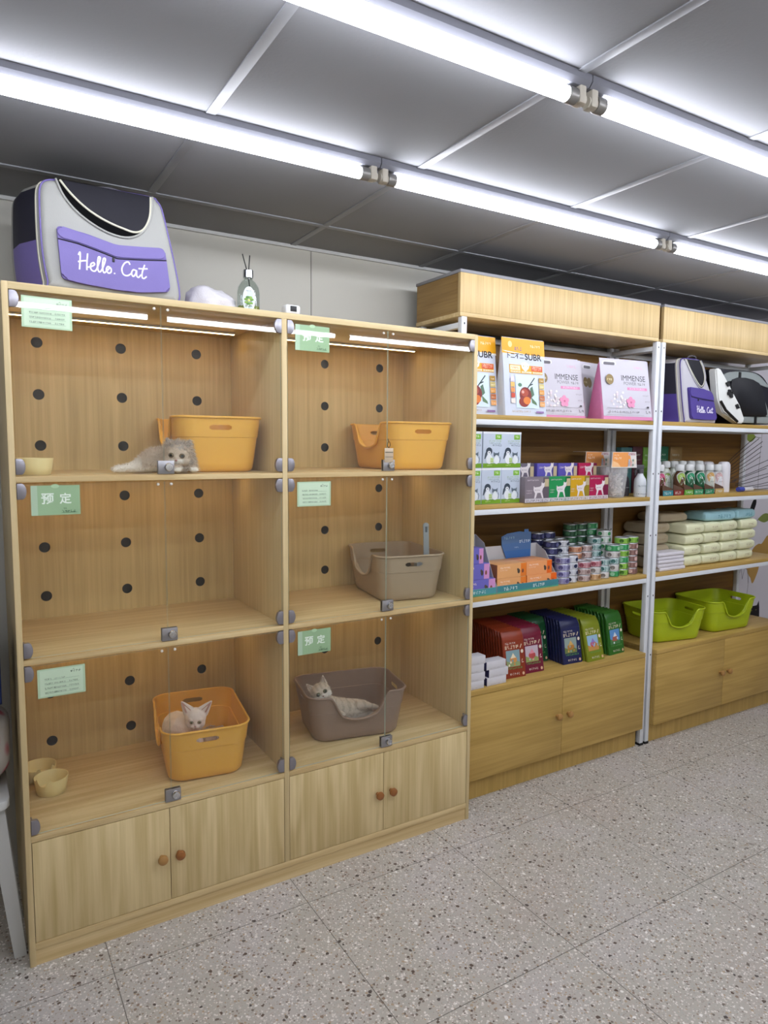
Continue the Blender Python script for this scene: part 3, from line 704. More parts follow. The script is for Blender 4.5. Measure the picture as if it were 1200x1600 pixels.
# ================================================================== pet backpacks
def backpack(name, label, loc, rotz, Wb, H, dep, main, light, deep, k_top, lean, text, group, win, pocket, bulge=.05, rb=.25):
    t = thing(name, label, 'pet backpack', loc, rotz, group)
    # front outline in 0..1 x 0..1, leaning to the left at the top
    base_ = [(.03, 0), (.0, .06), (-.03, .35), (-.035, .75), (-.02, .93), (.05, .99), (.2, 1.0), (.5, 1.0), (k_top-.05, 1.0), (k_top, .97), (k_top+.045, .86), (1.0-.03, .35), (1.0, .1), (.985, .015), (.93, 0), (.5, 0)]
    prof = smooth_closed(base_, 4)
    F = lambda u, v: ((u-.5)*Wb, v*H)
    lnY = lambda v: lean*v*H
    def rg(y, ins, bl):
        out = []
        for u, v in prof:
            uu = .5+(u-.5)*(1-ins/Wb*2); vv = .5+(v-.5)*(1-ins/H*2); x, z = F(uu, vv); out.append((x+math.copysign(bl*(1 if u < .5 else rb), u-.5)*min(1, abs(u-.5)*2.4)*(1-.15*v), y+lnY(vv), max(.0008, z)))
        return out
    rings = [rg(0, .012, 0), rg(.004, .004, 0), rg(.012, 0, 0), rg(.026, .0005, bulge*.15), rg(.034, .0005, bulge*.2), rg(dep*.5, 0, bulge*.8), rg(dep*.85, 0, bulge), rg(dep*.93, .0, bulge*1.05), rg(dep, .016, bulge)]
    def mf(c, k):
        side = abs(c.x) > Wb*.36 and c.z < H*.93
        if k in (4, 5) and side and c.x < 0: return 1 if c.z > H*.42 else 2
        if k in (4, 5) and side: return 1 if c.z > H*.42 else 2
        return 0
    bm = NB(); loft(bm, rings, 0, mfun=mf); obj('shell', bm, [light, deep, main], t, angle=50)
    for nm, y, ins, m_, rr in (('purple_piping', .010, -.001, main, .0026), ('edge_piping', .028, -.0015, mat('cream_zip_tape', '#c9c6b4', .7), .0032)):
        bm = NB(); tube(bm, [(p[0], p[1], max(p[2], .0042)) for p in rg(y, -.0006, bulge*.12 if y > .02 else 0)], rr, 6, 0, closed=True); obj('piping', bm, m_, t, angle=80)
    # mesh window
    yy = lambda v: lnY(v)
    def slab(pts, y0, th, bev=0):
        bm = NB(); a = [bm.verts.new((F(u, v)[0], y0+yy(v), F(u, v)[1])) for u, v in pts]; b = [bm.verts.new((F(u, v)[0], y0-th+yy(v), F(u, v)[1])) for u, v in pts]; n = len(a)
        fs = [bm.faces.new(a), bm.faces.new(b[::-1])]
        for i in range(n): fs.append(bm.faces.new((a[i], b[i], b[(i+1) % n], a[(i+1) % n])))
        if bev: bmesh.ops.bevel(bm, geom=list(fs[1].edges), offset=bev, segments=3, affect='EDGES')
        return bm
    wo, wi = [smooth_closed(w_, 5, closed=False) for w_ in win]
    o = obj('window_flap', slab(wo, .003, .0055), mat('black_lining_cloth', '#09090b', .9, spec=.1), t)
    o = obj('mesh_window', slab(wi, .002, .0065), mat('navy_mesh_film', '#13121c', .55, var=.3, vscale=14, spec=.25), t)
    for w_, m_ in ((wo, light), (wi, mat('cream_zip_tape', '#c9c6b4', .7))):
        bm = NB(); tube(bm, [(F(u, v)[0], -.003+yy(v), F(u, v)[1]) for u, v in w_], .0032, 6); obj('zip', bm, m_, t, angle=80)
    pk = fillet(pocket['outline'], .045)
    p_ = obj('pocket', slab(pk, .004, .018, .005), main, t, angle=60)
    fl = pocket['flap']; bm = NB(); tube(bm, [(F(u, v)[0], -.0145+yy(v), F(u, v)[1]) for u, v in fl], .0016, 6); obj('pocket_zip', bm, BLACK, p_)
    fu = fillet(pocket['flap_up'], .04); o = obj('pocket_flap', slab(fu, -.012, .0055, .002), main, p_, angle=60)
    zp = pocket['pull']; x, z = F(*zp); bm = NB(); box(bm, (x-.003, x+.003), (-.018+yy(zp[1]), -.0145+yy(zp[1])), (z-.012, z), bev=.001); obj('zip_pull', bm, BLACK, p_)
    tx = pocket['text']; x, z = F(tx[0], tx[1])
    panel('lettering', script_items(x, z, tx[2]*Wb, tx[3], '#ece8f4', tx[4]), p_, (0, -.0146, 0), step=1e-6, wrap=lambda co: Vector((co.x, co.y+lean*co.z, co.z)))
    hx = Wb*.12; bm = NB(); tube(bm, smooth_closed([(-hx*1.2, dep*.45, H-.004), (-hx, dep*.42, H+.016), (0, dep*.4, H+.022), (hx, dep*.42, H+.016), (hx*1.2, dep*.45, H-.004)], 5, False), .004, 8); obj('handle', bm, mat('grey_webbing', '#6c6a72', .7), t)
    return t
PUR = mat('lavender_nylon', '#6d619e', 0.5, var=.06, vscale=25, bump=.1, bscale=300, spec=.4)
LGREY = mat('light_grey_nylon', '#9a9a96', 0.6, bump=.1, bscale=300)
NAVY = mat('navy_mesh', '#1d1c2c', 0.6, bump=.2, bscale=700)
x0, Wb, H = .115, .353, .292
q = lambda x, z: ((x-x0)/Wb, (z-1.9)/H)
win1 = ([q(.143, 2.192), q(.158, 2.155), q(.185, 2.12), q(.225, 2.09), q(.275, 2.068), q(.325, 2.064), q(.365, 2.085), q(.390, 2.13), q(.397, 2.19)],
        [q(.153, 2.190), q(.180, 2.158), q(.218, 2.126), q(.263, 2.102), q(.312, 2.087), q(.345, 2.082), q(.370, 2.096), q(.387, 2.135), q(.391, 2.188)])
pk1 = dict(outline=[q(.139, 2.067), q(.21, 2.054), q(.29, 2.035), q(.36, 2.040), q(.424, 2.047), q(.437, 1.924), q(.35, 1.912), q(.287, 1.912), q(.2, 1.918), q(.147, 1.926)],
           flap=[q(.141, 2.030), q(.19, 2.024), q(.24, 2.012), q(.292, 1.998), q(.36, 2.004), q(.427, 2.012)],
           flap_up=[q(.141, 2.062), q(.21, 2.054), q(.29, 2.035), q(.36, 2.040), q(.421, 2.046), q(.425, 2.016), q(.36, 2.008), q(.292, 2.002), q(.24, 2.016), q(.19, 2.028), q(.141, 2.034)],
           pull=q(.281, 1.999), text=q(.192, 1.955)+(.51, -.02, .0038))
backpack('pet_backpack', 'lavender and grey Hello Cat pet backpack standing on top of the glass cabinet', (x0+Wb/2, .03, 1.9012), 0, Wb, H, .205, PUR, LGREY, NAVY, .84, .05, 'Hello Cat', 'Hello Cat pet backpacks', win1, pk1, .062)
PUR2 = mat('deep_purple_nylon', '#4a3b88', 0.5, var=.06, vscale=25, spec=.4)
win2 = ([(.06, .985), (.16, .86), (.30, .70), (.44, .58), (.56, .55), (.66, .62), (.70, .74), (.66, .88), (.58, .985)],
        [(.10, .98), (.20, .85), (.34, .71), (.46, .61), (.55, .58), (.63, .64), (.66, .74), (.62, .87), (.54, .98)])
pk2 = dict(outline=[(.09, .55), (.5, .54), (.83, .50), (.955, .055), (.5, .05), (.11, .06)],
           flap=[(.13, .40), (.35, .375), (.6, .36), (.87, .35)], flap_up=[(.10, .53), (.5, .54), (.82, .49), (.875, .36), (.6, .375), (.35, .39), (.10, .415)],
           pull=(.35, .375), text=(.30, .16, .52, .0, .0042))
backpack('pet_backpack', 'deep purple Hello Cat pet backpack on the shelf under the right header box', (3.150, .14, 1.6130), 0, .252, .325, .175, PUR2, mat('pale_grey_nylon', '#b3b1b8', .6), NAVY, .60, .12, 'Hello Cat', 'Hello Cat pet backpacks', win2, pk2, .05)
# cat carrier with a paw print
t = thing('pet_carrier', 'black mesh pet carrier with a slanted white paw print panel, right of the purple backpack', 'pet carrier', (0, 0, 1.6150))
NV2 = mat('black_navy_nylon', '#14151f', .5, var=.2, vscale=20)
bm = NB(); prism(bm, [(p[0], max(.004, p[1])) for p in smooth_closed([(3.36, .27), (3.45, .292), (3.7, .292), (3.82, .24), (3.90, .12), (3.915, .02), (3.88, .012), (3.6, .012), (3.45, .014)], 5)], .20, .355, 0, .02); obj('body', bm, NV2, t, angle=50)
bm = NB(); prism(bm, smooth_closed([(3.40, .262), (3.50, .285), (3.69, .285), (3.80, .236), (3.82, .215), (3.7, .23), (3.5, .235), (3.42, .23)], 4), .192, .201, 0, .002); prism(bm, [(3.72, .20), (3.755, .205), (3.855, .05), (3.82, .05)], .192, .201, 0, .002); prism(bm, [(3.50, .012), (3.87, .012), (3.87, .05), (3.50, .045)], .192, .2015, 0, .002); obj('window_panels', bm, mat('grey_green_vinyl', '#8b9291', .3), t)
bm = NB(); prism(bm, smooth_closed([(3.47, .24), (3.72, .235), (3.80, .10), (3.80, .055), (3.60, .05), (3.52, .08)], 4), .186, .193, 0, .003); obj('mesh_front', bm, mat('black_mesh', '#0d0e16', .6), t, angle=50)
for a in ((3.53, .284), (3.70, .048)):
    bm = NB(); box(bm, (a[0], a[0]+.018), (.187, .1925), (a[1]-.045, a[1])); obj('strap', bm, BLACK, t)
bm = NB(); loft(bm, [[(x, y+dy*.9, z) for (x, z, y) in ((3.285, .285, .165), (3.325, .29, .165), (3.375, .22, .155), (3.47, .10, .14), (3.515, .03, .135), (3.50, .004, .13), (3.455, .004, .13), (3.33, .06, .145), (3.30, .13, .155))] for dy in (0, .05)]); 
bmesh.ops.bevel(bm, geom=bm.edges[:], offset=.006, segments=2, affect='EDGES'); pn = obj('front_panel', bm, mat('white_nylon', '#d5d6d2', .6, var=.04, vscale=20), t, angle=50)
cf = lambda x, z: (x, .1585-(.285-z)*.105, z)
def on_panel(pts): 
    bm_ = NB()
    for P in pts:
        a = [bm_.verts.new((p[0], .163-(.29-p[1])*.118, p[1])) for p in P]; b = [bm_.verts.new((p[0], .156-(.29-p[1])*.118, p[1])) for p in P]
        bm_.faces.new(a); bm_.faces.new(b[::-1]); n = len(P)
        for i in range(n): bm_.faces.new((a[i], b[i], b[(i+1) % n], a[(i+1) % n]))
    return bm_
ell = lambda cx, cz, rx, rz, a=0: [(cx+rx*math.cos(2*PI*i/14)*math.cos(a)-rz*math.sin(2*PI*i/14)*math.sin(a), cz+rx*math.cos(2*PI*i/14)*math.sin(a)+rz*math.sin(2*PI*i/14)*math.cos(a)) for i in range(14)]
obj('paw_print', on_panel([ell(3.395, .150, .016, .012, -.8), ell(3.372, .158, .006, .009), ell(3.380, .172, .006, .009), ell(3.396, .173, .006, .009), ell(3.410, .163, .006, .009, -.5)]), BLACK, pn)
obj('buckles', on_panel([[(3.355, .215), (3.378, .222), (3.392, .200), (3.370, .195)], [(3.43, .10), (3.45, .107), (3.465, .085), (3.443, .08)]]), BLACK, pn)
bm = NB(); tube(bm, [(3.295, .135, .115), (3.33, .128, .07), (3.38, .124, .04), (3.43, .122, .012)], .007, 8); obj('strap', bm, BLACK, t)
# ================================================================== on top of the cabinet
bm = NB()
bmesh.ops.create_uvsphere(bm, u_segments=40, v_segments=24, radius=1)
for v in bm.verts:
    p = v.co.copy(); x = p.x*.082; y = p.y*.06; z = p.z*.064
    z = z*(1.0-.45*(p.x*.5+.3)); d = 1+.16*mnoise.noise(p*2.1+Vector((3, 1, 5)))+.06*mnoise.noise(p*6)
    v.co = (x*d, y*d, max(-.028, z*d))
o = obj('bundled_towel', bm, mat('white_terry_cloth', '#cfccd0', .95, bump=.5, bscale=260, var=.06, vscale=16), None, (.60, .17, 1.9302), (0, 0, D(-8)), angle=80)
tag(o, 'bundled white towel beside the lavender backpack on the cabinet top', 'towel')
bm = NB(); bmesh.ops.create_uvsphere(bm, u_segments=24, v_segments=14, radius=1)
for v in bm.verts: p = v.co.copy(); d = 1+.2*mnoise.noise(p*2.4); v.co = (p.x*.04*d, p.y*.035*d, max(-.012, p.z*.014*d))
o = obj('pink_cloth', bm, mat('coral_cloth', '#b0595a', .9, var=.2, vscale=40), None, (.672, .245, 1.9126), angle=80); tag(o, 'crumpled coral pink cloth between the towel and the diffuser bottle', 'cloth')
t = thing('reed_diffuser', 'clear reed diffuser bottle with two dark reeds on the cabinet top', 'diffuser', (.716, .13, 1.9003))
DG = glass_mat('bottle_glass', (.86, .89, .88), 1.5)
bm = NB(); lathe(bm, [(0, .002), (.034, 0), (.037, .004), (.037, .075), (.034, .092), (.024, .108), (.0145, .116), (.0135, .126), (.0115, .126), (.0125, .116), (.022, .106), (.032, .09), (.035, .074), (.035, .006), (0, .005)], 32); obj('bottle', bm, DG, t)
bm = NB(); lathe(bm, [(0, .006), (.0342, .006), (.0342, .030), (0, .030)], 28); obj('liquid', bm, mat('olive_oil', '#8f9547', .15, spec=.6), t)
bm = NB(); lathe(bm, [(0, .122), (.0165, .122), (.0165, .145), (.015, .147), (0, .147)], 24); obj('collar', bm, CHROME, t)
for a, b in (((0, .02, .03), (-.019, .0, .196)), ((.006, .0, .03), (.008, .006, .196))):
    bm = NB(); tube(bm, [(.016, .008, .02), (0, 0, .13), b], .0018, 6); obj('reed', bm, BLACK, t)
cyl = lambda R_: (lambda co: Vector((R_*math.sin(co.x/R_), -R_*math.cos(co.x/R_)+co.y, co.z)))
lb = [('e', 0, .048, .021, .040, '#dfe7ea')]+[('e', 0+.010*math.cos(a), .044+.011*math.sin(a), .0065, .0035, ('#6f9a3c', '#8db254', '#54813a')[i % 3]) for i, a in enumerate([.3, 1.1, 2, 2.8, 3.7, 4.5, 5.4])]+[('e', 0, .044, .004, .004, '#c9d67a'), ('s', -.009, .072, .018, .004, '#44506b', 3), ('s', -.012, .024, .024, .005, '#3d4f44', 4), ('s', -.008, .016, .016, .003, '#5a6a70', 5)]
panel('label', lb, t, (-.0, 0, 0), (0, 0, D(-18)), wrap=cyl(.0374))
t = thing('webcam', 'small white camera with a black lens on the cabinet top over the divider', 'camera', (.822, .030, 1.9003))
bm = NB(); box(bm, (-.026, .026), (-.02, .02), (0, .03), bev=.008, seg=4); obj('body', bm, mat('white_gloss_plastic', '#dcdcdc', .3), t)
bm = NB(); box(bm, (-.011, .011), (-.0215, -.0195), (.008, .025), bev=.0008); obj('lens', bm, BLACK, t)
# ================================================================== stool and things at far left
t = thing('white_stool', 'white wooden stool with splayed legs at the left edge of the photo', 'stool', (-.232, .17, 0))
WP = mat('white_painted_wood', '#b9bab8', .55, var=.03)
bm = NB(); prism(bm, rrect(.20, .16, .03), .475, .50, 0, .004, 'XY'); obj('seat', bm, WP, t)
for sx in (-1, 1):
    for sy in (-1, 1):
        bm = NB(); loft(bm, [[(sx*cx+a*w_, sy*cy+b*w_, z) for a, b in ((-1, -1), (1, -1), (1, 1), (-1, 1))] for z, cx, cy, w_ in ((.0, .212, .09, .016), (.475, .165, .11, .022))]); obj('leg', bm, WP, t)
bm = NB(); bmesh.ops.create_uvsphere(bm, u_segments=40, v_segments=24, radius=1)
for v in bm.verts:
    p = v.co.copy(); f = lambda a, e: math.copysign(abs(a)**e, a); d = 1+.07*mnoise.noise(p*2.2)
    v.co = (f(p.x, .6)*.205*d, f(p.y, .6)*.16*d, f(p.z, .7)*.125*d+.125)
for v in bm.verts: v.co.z = max(0, v.co.z)
def floral():
    m = mat('floral_cotton', '#b5b0aa', .9); nt = m.node_tree; N = nt.nodes; L = nt.links; tc = N.new('ShaderNodeTexCoord'); v = N.new('ShaderNodeTexVoronoi'); v.inputs['Scale'].default_value = 14; L.new(tc.outputs['Object'], v.inputs['Vector'])
    r = N.new('ShaderNodeValToRGB'); r.color_ramp.elements[0].position = .22; r.color_ramp.elements[0].color = lin('#b0606c'); r.color_ramp.elements[1].position = .42; r.color_ramp.elements[1].color = lin('#b5b0aa'); L.new(v.outputs['Distance'], r.inputs[0]); L.new(r.outputs[0], N['Principled BSDF'].inputs['Base Color']); return m
o = obj('floral_cushion', bm, floral(), None, (-.226, .17, .5003), angle=80); tag(o, 'floral pink and white cushion on the white stool at the left edge', 'cushion')
bm = NB(); prism(bm, rrect(.19, .14, .04), 0, .19, 0, .015, 'XY'); box(bm, (-.04, .04), (-.003, .003), (.19, .21), bev=.002)
o = obj('blue_bag', bm, mat('royal_blue_fabric', '#1d3573', .7, bump=.2, bscale=200), None, (-.228, .17, .757), angle=50); tag(o, 'blue fabric bag on the floral cushion at the left edge', 'bag')
# ================================================================== kittens
def ball(bm, c, r, M=None, sub=3):
    g = bmesh.ops.create_icosphere(bm, subdivisions=sub, radius=1)
    rr = r if isinstance(r, (tuple, list)) else (r, r, r)
    for v in g['verts']:
        p = Vector((v.co.x*rr[0], v.co.y*rr[1], v.co.z*rr[2])) + Vector(c); v.co = M @ p if M else p
def limb(bm, pts, flat=None):
    """overlapping balls along (x,y,z,r) points"""
    for a, b in zip(pts, pts[1:]):
        d = (Vector(b[:3])-Vector(a[:3])).length; n = max(2, int(d/(min(a[3], b[3])*.35)))
        for i in range(n+1):
            t = i/n; ball(bm, [a[k]+(b[k]-a[k])*t for k in range(3)], a[3]+(b[3]-a[3])*t, sub=2)
def skin(name, bm, mats, parent, voxel, smooth, colf=None):
    me = bpy.data.meshes.new('tmp'); bm.to_mesh(me); bm.free(); o = bpy.data.objects.new('tmp', me); C.objects.link(o)
    r = o.modifiers.new('r', 'REMESH'); r.mode = 'VOXEL'; r.voxel_size = voxel; r.use_smooth_shade = True
    s = o.modifiers.new('s', 'SMOOTH'); s.iterations = smooth; s.factor = .5
    dg = bpy.context.evaluated_depsgraph_get(); m2 = bpy.data.meshes.new_from_object(o.evaluated_get(dg)); bpy.data.objects.remove(o); bpy.data.meshes.remove(me)
    m2.name = name; m2.materials.clear()
    for m in mats: m2.materials.append(m)
    for p in m2.polygons:
        p.use_smooth = True; p.material_index = colf(p.center) if colf else 0
    o = bpy.data.objects.new(name, m2); C.objects.link(o); o.parent = parent; return o
def fur(name, body, parent, n, ln, wd, seed, mats, colf, lenf=None, droop=.35, lift=.75):
    rd = random.Random(seed); me = body.data; P = me.polygons; ar = [p.area for p in P]; bm = NB(); zmin = min(v.co.z for v in me.vertices)
    for pi in rd.choices(range(len(P)), ar, k=n):
        p = P[pi]; c = p.center.copy(); nn = p.normal.copy(); L_ = ln*rd.uniform(.6, 1.2)*(lenf(c) if lenf else 1)*(0 if (nn.z < -.45 and c.z < .03) else 1)
        if L_ < .001: continue
        side = Vector((rd.gauss(0, 1), rd.gauss(0, 1), rd.gauss(0, 1))); d = (nn*lift + side*.35 + Vector((0, 0, -droop))); 
        d.normalize(); t = d.cross(nn); t = t.normalized() if t.length > 1e-4 else nn.orthogonal().normalized()
        c = c + Vector((rd.uniform(-1, 1), rd.uniform(-1, 1), rd.uniform(-1, 1)))*.0012 - nn*.001
        m_ = c + d*L_*.55; e = c + (d+Vector((0, 0, -droop*.8))).normalized()*L_
        m_.z = max(m_.z, zmin); e.z = max(e.z, zmin); c.z = max(c.z, zmin)
        a = bm.verts.new(c-t*wd); b = bm.verts.new(c+t*wd); q = bm.verts.new(m_+t*wd*.7); h = bm.verts.new(m_-t*wd*.7); k = bm.verts.new(e)
        mi = colf(p.center)
        bm.faces.new((a, b, q, h)).material_index = mi; bm.faces.new((h, q, k)).material_index = mi
    for f in bm.faces: f.smooth = True
    me2 = bpy.data.meshes.new(name); bm.to_mesh(me2); bm.free()
    for m in mats: me2.materials.append(m)
    o = bpy.data.objects.new(name, me2); C.objects.link(o); o.parent = parent; return o
def head_balls(bm, M, R, ear, muzzle=1.0, slim=1.0):
    ball(bm, (0, .05*R, .05*R), (1.0*R*slim, .92*R, .88*R), M)
    for s in (-1, 1):
        ball(bm, (s*.46*R*slim, -.30*R, -.28*R), (.48*R*slim, .44*R, .42*R), M)
        ball(bm, (s*.16*R, -.80*R*muzzle, -.36*R), (.23*R, .22*R, .19*R), M)
        ball(bm, (s*.36*R, -.55*R, .22*R), (.30*R, .28*R, .22*R), M)
    ball(bm, (0, -.68*R, -.54*R), (.24*R, .24*R, .18*R), M); ball(bm, (0, -.74*R, -.14*R), (.17*R, .26*R, .26*R), M)
    for s in (-1, 1):
        b0 = Vector((s*.58*R*slim, .10*R, .55*R)); tp = Vector((s*ear[0]*R, ear[1]*R, ear[2]*R)); w0 = ear[3]*R
        for i in range(12):
            t = i/11; p = b0.lerp(tp, t); rw = w0*(1-t)**.85+.045*R; ball(bm, p, (rw, rw*.32+.02*R, rw), M, 2)
def face_parts(parent, M, R, ear, iris, nose_c, eye_r=.17, slim=1.0, skin_in='#c79a90', pupil=.42, line='#5b4a42', wl=1.0):
    EY = mat('iris_'+iris, iris, .08, spec=.7); PU = mat('pupil_black', '#060505', .05, spec=.7)
    for s in (-1, 1):
        bm = NB(); g = bmesh.ops.create_uvsphere(bm, u_segments=24, v_segments=16, radius=1); c0 = Vector((s*.36*R*slim, -.80*R, .06*R)); fd = Vector((s*.16, -1, 0)).normalized()
        for f in bm.faces:
            f.material_index = 1 if f.calc_center_median().normalized().dot(fd) > 1-pupil*.32 else 0
        for v in bm.verts: v.co = M @ (Vector((v.co.x*eye_r*R*1.12, v.co.y*eye_r*R*.75, v.co.z*eye_r*R)) + c0)
        obj('eye', bm, [EY, PU], parent, angle=180)
        bm = NB(); pts = [M @ (c0 + Vector((math.cos(a)*eye_r*R*1.16, -eye_r*R*.30, math.sin(a)*eye_r*R*1.04))) for a in [2*PI*i/20 for i in range(20)]]; tube(bm, pts, .018*R, 6, closed=True); obj('eyelid', bm, mat('lid_'+line.strip('#'), line, .6), parent)
        b0 = Vector((s*.58*R*slim, .10*R, .62*R)); tp = Vector((s*ear[0]*R, ear[1]*R, ear[2]*R)); w0 = ear[3]*R*.62
        bm = NB(); rows = []
        for i in range(8):
            t = i/7*.9; p = b0.lerp(tp, t); rw = w0*(1-t)**.85; yo = -(ear[3]*R*(1-t)**.85*.32+.035*R)-.012*R
            rows.append([bm.verts.new(M @ (p + Vector((k*rw, yo+.10*R*(1-k*k)*(1-t)*.5, 0)))) for k in (-1, -.5, 0, .5, 1)])
        for a, b in zip(rows, rows[1:]):
            for k in range(4): bm.faces.new((a[k], a[k+1], b[k+1], b[k]))
        obj('inner_ear', bm, mat('ear_'+skin_in.strip('#'), skin_in, .6, var=.1, vscale=60), parent, angle=80)
    bm = NB(); ball(bm, (0, -1.0*R, -.25*R), (.085*R, .06*R, .06*R), M); obj('nose', bm, mat('nose_'+nose_c.strip('#'), nose_c, .4), parent)
    bm = NB(); tube(bm, [M @ Vector(p) for p in ((0, -1.03*R, -.30*R), (0, -1.02*R, -.42*R))], .012*R, 5)
    for s in (-1, 1): tube(bm, [M @ Vector(p) for p in ((0, -1.02*R, -.42*R), (s*.10*R, -1.0*R, -.48*R), (s*.22*R, -.93*R, -.47*R))], .012*R, 5)
    obj('mouth', bm, mat('mouth_brown', '#5a3f38', .6), parent)
    bm = NB()
    for s in (-1, 1):
        for k in range(4): tube(bm, [M @ Vector(p) for p in ((s*.24*R, -.98*R, (-.34+.03*k)*R), (s*(.24+.56*wl)*R, -1.05*R, (-.40+.10*k)*R), (s*(.24+1.11*wl)*R, -.9*R, (-.55*wl+.17*k)*R))], [.008*R, .006*R, .002*R], 4)
    obj('whiskers', bm, mat('whisker_white', '#d8d2cc', .4), parent)
def headM(loc, yaw_, pitch_=0, roll_=0):
    return Matrix.Translation(loc) @ Matrix.Rotation(yaw_, 4, 'Z') @ Matrix.Rotation(pitch_, 4, 'X') @ Matrix.Rotation(roll_, 4, 'Y')
def paw(bm, p, r, yaw_=0):
    M_ = Matrix.Translation(p) @ Matrix.Rotation(yaw_, 4, 'Z'); ball(bm, (0, 0, 0), (r, r*1.25, r*.8), M_)
    for k in (-1.1, -.38, .38, 1.1): ball(bm, (k*r*.55, -r*1.0+abs(k)*.12*r, -r*.12), (r*.34, r*.42, r*.40), M_, 2)
# --- long haired cream-grey kitten lying in front of the amber tray, top left compartment
kit = thing('kitten', 'fluffy cream and grey kitten lying in front of the amber tray, top left compartment', 'cat', (.46, .064, Z1+.0015)); O = Vector((.46, .06, Z1))
R = .0440; hm = headM(Vector((.462, .064, 1.4495))-O, D(-22), D(8), D(4)); ear = (.80, .12, 1.10, .34)
bm = NB(); head_balls(bm, hm, R, ear, .92)
SH_ = Vector((0, 0, 0)); sub = lambda L_: [(p[0]-O.x+SH_.x, p[1]-O.y+SH_.y, p[2]-O.z+SH_.z, p[3]) for p in L_]
limb(bm, sub([(.486, .085, 1.428, .034), (.44, .115, 1.433, .039), (.405, .118, 1.431, .038), (.36, .112, 1.416, .022), (.322, .106, 1.407, .0135), (.292, .100, 1.4055, .0115)]))
limb(bm, sub([(.41, .13, 1.42, .027), (.372, .142, 1.412, .018), (.345, .14, 1.405, .0115)]))
limb(bm, sub([(.496, .066, 1.418, .018), (.499, .042, 1.408, .0125)])); limb(bm, sub([(.462, .066, 1.418, .017), (.452, .040, 1.408, .0125)]))
for x, y, r, a in ((.287, .098, .0115, -1.35), (.500, .030, .0125, -.1), (.450, .030, .0125, -.3)): paw(bm, Vector((x, y, 1.4045))-O, r, a)
CRM = mat('cream_coat', '#cbb8a4', .85, var=.10, vscale=45); GRY = mat('grey_coat', '#b0a296', .85, var=.14, vscale=50); WHT = mat('white_coat', '#dcd2c6', .85, var=.05, vscale=45)
hi = hm.inverted()
def colA(c):
    q = hi @ c; n_ = .35*mnoise.noise(c*60)
    if q.length < R*1.75 and c.z > .028:
        if q.y < -R*.55 and q.z < -R*.18 and abs(q.x) < R*.5: return 2
        if (q.z/R+n_ > .45 or q.x/R+n_ > .80) and mnoise.noise(c*90) > -.1: return 1
        return 0
    if c.x < -.10 or c.z < .018: return 2 if n_ > -.15 else 0
    return 1 if n_ > .25 else 0
b = skin('body', bm, [CRM, GRY, WHT], kit, .0022, 4, colA)
def lenA(c):
    q = hi @ c
    if q.y < -R*.5 and q.length < R*1.35: return .22 if (abs(q.x) < R*.62 and -R*.62 < q.z < R*.32) else .55
    return .2 if (c.y < -.028 and c.z < .03) else .12 if c.z < .010 else .5 if c.x < -.11 else 1.0
fur('fur', b, kit, 15000, .0145, .0006, 4, [CRM, GRY, WHT], colA, lenA, droop=.3, lift=.7)
face_parts(kit, hm, R, ear, '#6f5a2e', '#a56f66', .150, pupil=.75, skin_in='#8d7c74')
# --- short haired white kitten with big ears sitting in the amber tray
kit = thing('kitten', 'short haired white kitten with big pointed ears sitting in the amber tray', 'cat', (.50, .22, Z3+.035)); O = Vector((.50, .22, Z3+.035))
R = .0375; hm = headM(Vector((.528, .167, .568))-O, D(-17), D(9), D(4)); ear = (1.32, .05, 1.68, .56)
bm = NB(); head_balls(bm, hm, R, ear, 1.02, .93)
limb(bm, sub([(.528, .185, .535, .024), (.516, .208, .517, .034), (.500, .240, .520, .046), (.494, .28, .510, .050), (.502, .32, .480, .048)]))
limb(bm, sub([(.535, .20, .50, .022), (.546, .175, .46, .014), (.548, .165, .436, .012)])); limb(bm, sub([(.50, .19, .50, .022), (.500, .165, .46, .014), (.500, .155, .436, .012)]))
limb(bm, sub([(.52, .30, .465, .036), (.545, .275, .444, .022), (.555, .245, .434, .014)])); limb(bm, sub([(.51, .355, .45, .014), (.56, .36, .436, .009), (.60, .33, .434, .006)]))
for x, y, r in ((.549, .155, .0125), (.500, .146, .0125), (.557, .236, .0135)): paw(bm, Vector((x, y, .433))-O, r)
WSK = mat('white_short_coat', '#decdc2', .7, var=.04, vscale=40, sheen=.4)
b = skin('body', bm, [WSK], kit, .0021, 3)
fur('fur', b, kit, 5000, .0035, .0004, 8, [WSK], lambda c: 0, droop=.3, lift=.35)
face_parts(kit, hm, R, ear, '#8d8a6c', '#b98880', .140, slim=.93, skin_in='#b98e80', pupil=.33, line='#8d7468')
# --- silver kitten lounging in the scooped entrance of the brown tray
kit = thing('kitten', 'pale silver kitten lounging in the brown tray with a paw over its entrance', 'cat', (1.08, .16, Z3+.03)); O = Vector((1.08, .16, Z3+.03)); SH_ = Vector((.012, .026, -.006))
R = .039; hm = headM(Vector((1.000, .180, .566))-O, D(-18), D(-14), D(-24)); ear = (.88, .10, 1.35, .36)
bm = NB(); head_balls(bm, hm, R, ear, .95)
limb(bm, sub([(1.006, .155, .545, .026), (1.025, .158, .520, .031), (1.06, .182, .490, .043), (1.11, .190, .470, .046), (1.16, .194, .460, .043), (1.195, .19, .455, .033)]))
limb(bm, sub([(1.03, .158, .500, .020), (1.048, .150, .490, .0135), (1.055, .130, .490, .0115)])); limb(bm, sub([(1.045, .175, .475, .022), (1.075, .160, .455, .014), (1.09, .155, .446, .012)]))
limb(bm, sub([(1.18, .18, .472, .028), (1.155, .165, .488, .020), (1.19, .155, .482, .013), (1.215, .152, .476, .011)])); limb(bm, sub([(1.19, .19, .44, .026), (1.215, .168, .434, .016), (1.225, .155, .434, .011)]))
limb(bm, sub([(1.21, .22, .45, .014), (1.25, .25, .44, .011), (1.262, .28, .436, .008)]))
